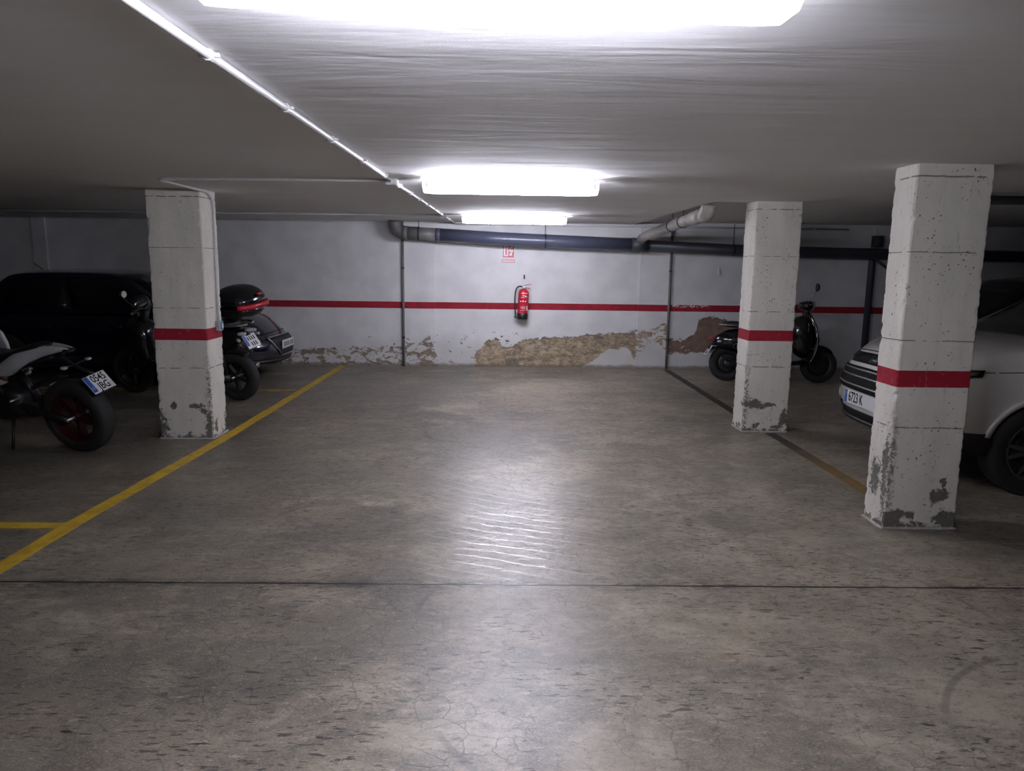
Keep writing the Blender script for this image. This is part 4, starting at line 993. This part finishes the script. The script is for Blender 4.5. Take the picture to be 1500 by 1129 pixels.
def car(kind, loc, yaw_, label):
    suv = kind == 'suv'; P_ = 'white_paint' if suv else ('navy' if kind == 'hatch' else 'gloss_black')
    t = thing('car', label, 'car', loc, (0, 0, yaw_))
    if suv:
        L, W, wr, tr, rr = 4.05, .885, .325, .20, .215; xf, xr = 2.02, -2.03; fx, rx = 1.18, -1.35
        top = [(xr, .95), (-1.7, 1.04), (-1.0, 1.07), (.6, 1.06), (.9, 1.09), (1.3, 1.08), (1.7, 1.03), (1.92, .96), (xf, .92)]
        bot = [(xr, .42), (-1.8, .30), (-1.2, .27), (1.2, .27), (1.75, .27), (xf, .33)]
        wid = [(xr, .74), (-1.8, .84), (-1.2, .88), (1.2, .885), (1.6, .865), (1.85, .82), (xf, .78)]
        sh = Shell(xr, xf, top, bot, wid, .20, .13, .05)
        belt, roof = 1.03, 1.64; cw = ((-1.95, .98), (-1.72, -.02))
    else:
        L, W, wr, tr, rr = 4.05, .86, .315, .195, .20; xf, xr = 2.02, -2.03; fx, rx = 1.22, -1.32
        top = [(xr, .88), (-1.7, .98), (-1.0, .97), (.5, .95), (.85, .97), (1.3, .93), (1.7, .84), (1.92, .74), (xf, .68)]
        bot = [(xr, .34), (-1.8, .24), (-1.2, .21), (1.2, .21), (1.75, .20), (xf, .23)]
        wid = [(xr, .70), (-1.8, .80), (-1.2, .85), (1.2, .86), (1.6, .84), (1.85, .78), (xf, .72)]
        sh = Shell(xr, xf, top, bot, wid, .26, .16, .06)
        belt, roof = .90, 1.45; cw = ((-1.90, 1.05), (-1.45, .25))
        if kind == 'black': roof = 1.52; cw = ((-1.95, 1.45), (-1.75, .60))
    body = link('body', sh.mesh(), M[P_], t, False)
    md = body.modifiers.new('b', 'BEVEL'); md.width = .035; md.segments = 3; md.limit_method = 'ANGLE'; md.angle_limit = R(38)
    cut = []; ag = .028 if suv else .04
    for x in (fx, rx):
        for s in (-1, 1):
            c = link('cut', lathe(B(), [(.0001, 0), (wr+ag, 0), (wr+ag, .45), (.0001, .45)], (x, 0, wr+.01), 'y', 48), M['black'])
            for v in c.data.vertices: v.co.y = s*(v.co.y+.52)
            c.data.update(); bm_ = B(); bm_.from_mesh(c.data); bmesh.ops.recalc_face_normals(bm_, faces=bm_.faces); bm_.to_mesh(c.data); bm_.free()
            c.matrix_world = Matrix.Translation(loc) @ Matrix.Rotation(yaw_, 4, 'Z'); cut.append(c)
    bpy.context.view_layer.update()
    boolean(body, cut)
    for p in body.data.polygons: p.use_smooth = True
    try:
        bm_ = B(); bm_.from_mesh(body.data)
        for e_ in bm_.edges:
            if len(e_.link_faces) == 2 and e_.calc_face_angle(0) > R(40): e_.smooth = False
        bm_.to_mesh(body.data); bm_.free()
    except Exception: pass
    # dark inner floor and wheel wells
    bm = B(); box(bm, rx-wr-.05, fx+wr+.05, -.515, .515, .24, .62); link('underbody', bm, M['black'], t)
    for x in (fx, rx):
        for s in (-1, 1): car_wheel(t, (x, s*(W-.115), wr), wr, tr, rr, s, M['alu'])
    # cabin
    (xr0, xf0), (xr1, xf1) = cw
    cab = Shell(xr0, xf0, [(xr0, roof), (xf0, roof)], [(xr0, belt), (xf0, belt)], [(xr0, W-.03), (xf0, W-.05)], .10, 0, .03, [(0, 1), (.5, .93), (1, .80)], 0)
    op = cab.p
    def cp(a, b, c, s=cab):
        tt = (c+1)/2; q = op(a, b, c)
        xa = xr0+(xr1-xr0)*tt; xb = xf0+(xf1-xf0)*tt
        if tt > .85: pass
        x = xa+(xb-xa)*(a+1)/2
        e = max(0, abs(a)-.5)/.5; x -= math.copysign(.14*abs(b)**3*e*e, a)
        z = belt+(roof-belt)*tt-(1-min(1, 1.0))*0-.05*b*b*tt-(.05*max(0, a)**3+.06*max(0, -a)**3)*tt
        return Vector((x, q.y, z))
    cab.p = cp
    def con(kind, u_, v_, off):   # u,v in -1..1 parameter space
        e = 1e-2
        if kind == 'side+': f_ = lambda a, b: cp(a, 1, b)
        elif kind == 'side-': f_ = lambda a, b: cp(a, -1, b)
        elif kind == 'ws': f_ = lambda a, b: cp(1, a, b)
        elif kind == 'rw': f_ = lambda a, b: cp(-1, a, b)
        q = f_(u_, v_); n_ = (f_(u_+e, v_)-f_(u_-e, v_)).cross(f_(u_, v_+e)-f_(u_, v_-e)).normalized()
        cc = Vector(((xr0+xf0)/2, 0, (belt+roof)/2))
        if n_.dot(q-cc) < 0: n_ = -n_
        return q+n_*off
    cab.on = con
    co = link('cabin', cab.mesh(24, 8, 7), M[P_], t, True)
    md = co.modifiers.new('b', 'BEVEL'); md.width = .04; md.segments = 3; md.limit_method = 'ANGLE'; md.angle_limit = R(38)
    link('windscreen', cab.patch('ws', [(-.88, -.85), (.88, -.85), (.86, .84), (-.86, .84)], .004, 8, 5, .015), M['glass'], t, True)
    link('rear_window', cab.patch('rw', [(-.82, -.5), (.82, -.5), (.78, .80), (-.78, .80)], .004, 8, 5, .015), M['glass'], t, True)
    for s, k in ((1, 'side+'), (-1, 'side-')):
        link('front_side_window', cab.patch(k, [(.02, -.80), (.80, -.80), (.66, .78), (.02, .78)], .004, 6, 5, .015), M['glass'], t, True)
        link('rear_side_window', cab.patch(k, [(-.66, -.72), (-.03, -.80), (-.03, .78), (-.58, .72)], .004, 6, 5, .015), M['glass'], t, True)
        # mirror
        mb = blob(B(), [(xf0-.42, s*(W+.09), belt+.08, .03, .03), (xf0-.38, s*(W+.10), belt+.09, .085, .065), (xf0-.28, s*(W+.10), belt+.09, .075, .055), (xf0-.24, s*(W+.09), belt+.09, .03, .02)])
        tube(mb, [(xf0-.34, s*(W-.06), belt+.03), (xf0-.34, s*(W+.05), belt+.06)], .02, 8)
        link('wing_mirror', mb, M[P_], t, True)
        kd = 'left' if s > 0 else 'right'
        # door seams and handles
        for x in (xf0-.28, -.15, -1.02):
            link('door_seam', sh.patch(kd, [(x, .34), (x+.006, .34), (x+.006, belt-.02), (x, belt-.02)], .0012, 1, 6, .01), M['ink'], t)
        for x in (.05, -.85):
            hb = B(); tube(hb, [sh.on(kd, x, belt-.14, .02), sh.on(kd, x+.16, belt-.14, .02)], .013, 8); link('door_handle', hb, M[P_], t, True)
        link('sill_trim', sh.patch(kd, [(rx+.42, .30), (fx-.42, .30), (fx-.42, .36), (rx+.42, .36)], .006, 10, 2), M['black'], t)
    rfz = interp(top, 1.0)
    if suv:
        # bonnet shut line, lamps, grilles
        for s in (-1, 1):
            kd = 'left' if s > 0 else 'right'
            # headlamp wraps front corner and runs back along the wing
            link('headlight', sh.patch('front', [(s*.42, .865), (s*.78, .83), (s*.78, .915), (s*.40, .905)], .006, 8, 3), M['glass'], t, True)
            hl = link('headlight_wing', sh.patch(kd, [(1.60, .88), (1.90, .85), (1.86, .935), (1.58, .935)], .008, 8, 3), M['glass'], t, True)
            link('headlight_reflector', sh.patch(kd, [(1.62, .895), (1.84, .878), (1.82, .915), (1.62, .922)], .011, 6, 2, .004), M['alu'], hl, True)
            link('headlight_trim', sh.patch(kd, [(.95, .925), (1.58, .912), (1.58, .918), (.95, .931)], .003, 6, 1, .01), M['ink'], t)
            link('fog_lamp', sh.patch('front', [(s*.60, .46), (s*.72, .46), (s*.72, .54), (s*.60, .54)], .006, 4, 3), M['lens_clear'], t, True)
            link('lower_cladding', sh.patch(kd, [(fx+.30, .28), (1.92, .29), (1.92, .45), (fx+.335, .45)], .007, 8, 4), M['black'], t, True)
            link('sill_cladding', sh.patch(kd, [(rx+.34, .28), (fx-.34, .28), (fx-.34, .43), (rx+.34, .43)], .007, 10, 3), M['black'], t, True)
            link('wheel_arch_trim', arch_ring(sh, kd, fx, wr), M['white_paint'], t, True)
        g1 = link('upper_grille', sh.patch('front', [(-.46, .815), (.46, .815), (.44, .90), (-.44, .90)], .005, 10, 2), M['ink'], t, True)
        link('grille', sh.patch('front', [(-.60, .59), (.60, .59), (.64, .785), (-.64, .785)], .007, 12, 4), M['ink'], t, True)
        for z in (.625, .70, .755):
            link('grille_bar', sh.patch('front', [(-.60, z), (.60, z), (.60, z+.012), (-.60, z+.012)], .016, 12, 1), M['chrome'], t, True)
        link('badge', sh.patch('front', [(-.07, .825), (.07, .825), (.07, .88), (-.07, .88)], .014, 4, 2), M['dark_metal'], t, True)
        link('lower_intake', sh.patch('front', [(-.66, .345), (.66, .345), (.72, .425), (-.72, .425)], .006, 12, 3), M['ink'], t, True)
        link('skid_plate', sh.patch('front', [(-.72, .335), (.72, .335), (.76, .36), (-.76, .36)], .022, 12, 2), M['dark_metal'], t, True)
        for s in (-1, 1): link('parking_sensor', lathe(B(), [(.0001, .004), (.013, .004), (.013, -.004), (.0001, -.004)], tuple(sh.on('front', s*.44, .455, .003)), 'x', 12), M['ink'], t)
        link('bonnet_seam', sh.patch('front', [(-.70, .918), (.70, .918), (.70, .924), (-.70, .924)], .003, 12, 1), M['ink'], t)
        pz = .530; px = sh.on('front', 0, pz, .02).x
        pl = link('number_plate', box(B(), px-.004, px+.004, -.26, .26, pz-.055, pz+.055), M['plate'], t, bevel=.002)
        # reading from in front (looking -x): left is -y
        link('blue_strip', box(B(), px+.003, px+.0052, -.258, -.218, pz-.052, pz+.052), M['blue'], pl)
        ro = Matrix(((0, 0, 1, 0), (1, 0, 0, 0), (0, 1, 0, 0), (0, 0, 0, 1)))
        text('plate_characters', '6723 K', .118, Matrix.Translation((px+.0052, -.07, pz)) @ ro, M['ink'], pl, .70)
        bm = B()
        for k in range(12):
            a = 2*math.pi*k/12; box(bm, px+.005, px+.0058, -.238+.011*math.cos(a)-.0015, -.238+.011*math.cos(a)+.0015, pz+.022+.011*math.sin(a)-.0015, pz+.022+.011*math.sin(a)+.0015)
        link('blue_strip_mark', bm, M['white'], pl)
        bm = B()
        for s in (-1, 1): tube(bm, [(-1.4, s*.66, roof+.01), (-1.3, s*.66, roof+.05), (-.3, s*.67, roof+.055), (-.2, s*.67, roof+.01)], .014, 8)
        link('roof_rails', bm, M['alu'], t, True)
    else:
        for s in (-1, 1):
            kd = 'left' if s > 0 else 'right'
            link('headlight', sh.patch(kd, [(1.45, .70), (1.82, .60), (1.82, .68), (1.50, .76)], .006, 6, 3), M['glass'], t, True)
            link('headlight_front', sh.patch('front', [(s*.48, .555), (s*.70, .565), (s*.70, .635), (s*.50, .62)], .008, 5, 3), M['lens_clear'] if False else M['glass'], t, True)
        # hexagonal grille with a chrome outline
        pol = [(-.46, .585), (.46, .585), (.40, .46), (.26, .335), (-.26, .335), (-.40, .46)]
        link('grille', sh.patch('front', [(-.28, .34), (.28, .34), (.45, .58), (-.45, .58)], .006, 12, 5), M['black'], t, True)
        bm = B(); pp = []
        for a, b in zip(pol, pol[1:]+pol[:1]):
            for k in range(6): pp.append(sh.on('front', a[0]+(b[0]-a[0])*k/6, a[1]+(b[1]-a[1])*k/6, .012))
        tube(bm, pp+[pp[0]], .008, 8); link('grille_surround', bm, M['chrome'], t, True)
        for z in (.40, .44, .53):
            link('grille_bar', sh.patch('front', [(-.33, z), (.33, z), (.33, z+.008), (-.33, z+.008)], .010, 8, 1), M['dark_metal'], t)
        link('lower_lip', sh.patch('front', [(-.66, .245), (.66, .245), (.68, .285), (-.68, .285)], .02, 12, 2), M['black'], t, True)
        link('bonnet_seam', sh.patch('front', [(-.62, .640), (.62, .640), (.62, .646), (-.62, .646)], .003, 12, 1), M['ink'], t)
        if kind == 'hatch':
            pz = .470; px = sh.on('front', 0, pz, .022).x
            pl = link('number_plate', box(B(), px-.004, px+.004, -.26, .26, pz-.055, pz+.055), M['plate'], t, bevel=.002)
            bm = B()
            for k in range(7):
                y = -.20+k*.062+(.02 if k > 3 else 0); prism(bm, [(y, pz-.035), (y+.03, pz-.032), (y+.036, pz+.03), (y+.014, pz+.035)], px+.003, px+.0052, 'x')
            link('plate_marks', bm, M['ink'], pl)
        T(t, 'aerial', [(-1.25, 0, roof-.02), (-1.36, 0, roof+.06)], .006, 'black')
    return t
def arch_ring(sh, kd, fx, wr):
    bm = B(); n = 26; prev = None; r0, r1 = wr+.027, wr+.065
    for k in range(n+1):
        a = R(14+152*k/n); row = []
        for rr in (r0, r1):
            for off in (.008, -.02):
                x = fx+rr*math.cos(a); z = max(.30, wr+.01+rr*math.sin(a)); row.append(bm.verts.new(sh.on(kd, x, z, off)))
        row = [row[0], row[2], row[3], row[1]]
        if prev:
            for i in range(4): bm.faces.new((prev[i], prev[(i+1) % 4], row[(i+1) % 4], row[i]))
        else: bm.faces.new(row)
        prev = row
    bm.faces.new(prev[::-1]); return bm
car('suv', (4.96, 5.88, 0), R(180), 'white car facing left behind the nearest right pillar, plate 6723 K')
car('hatch', (-5.0, 10.22, 0), 0, 'dark blue car by the back wall on the left, behind the top box scooter')
car('black', (6.33, 8.55, 0), R(180), 'black car in the dark at the right edge, parked beyond the white car')
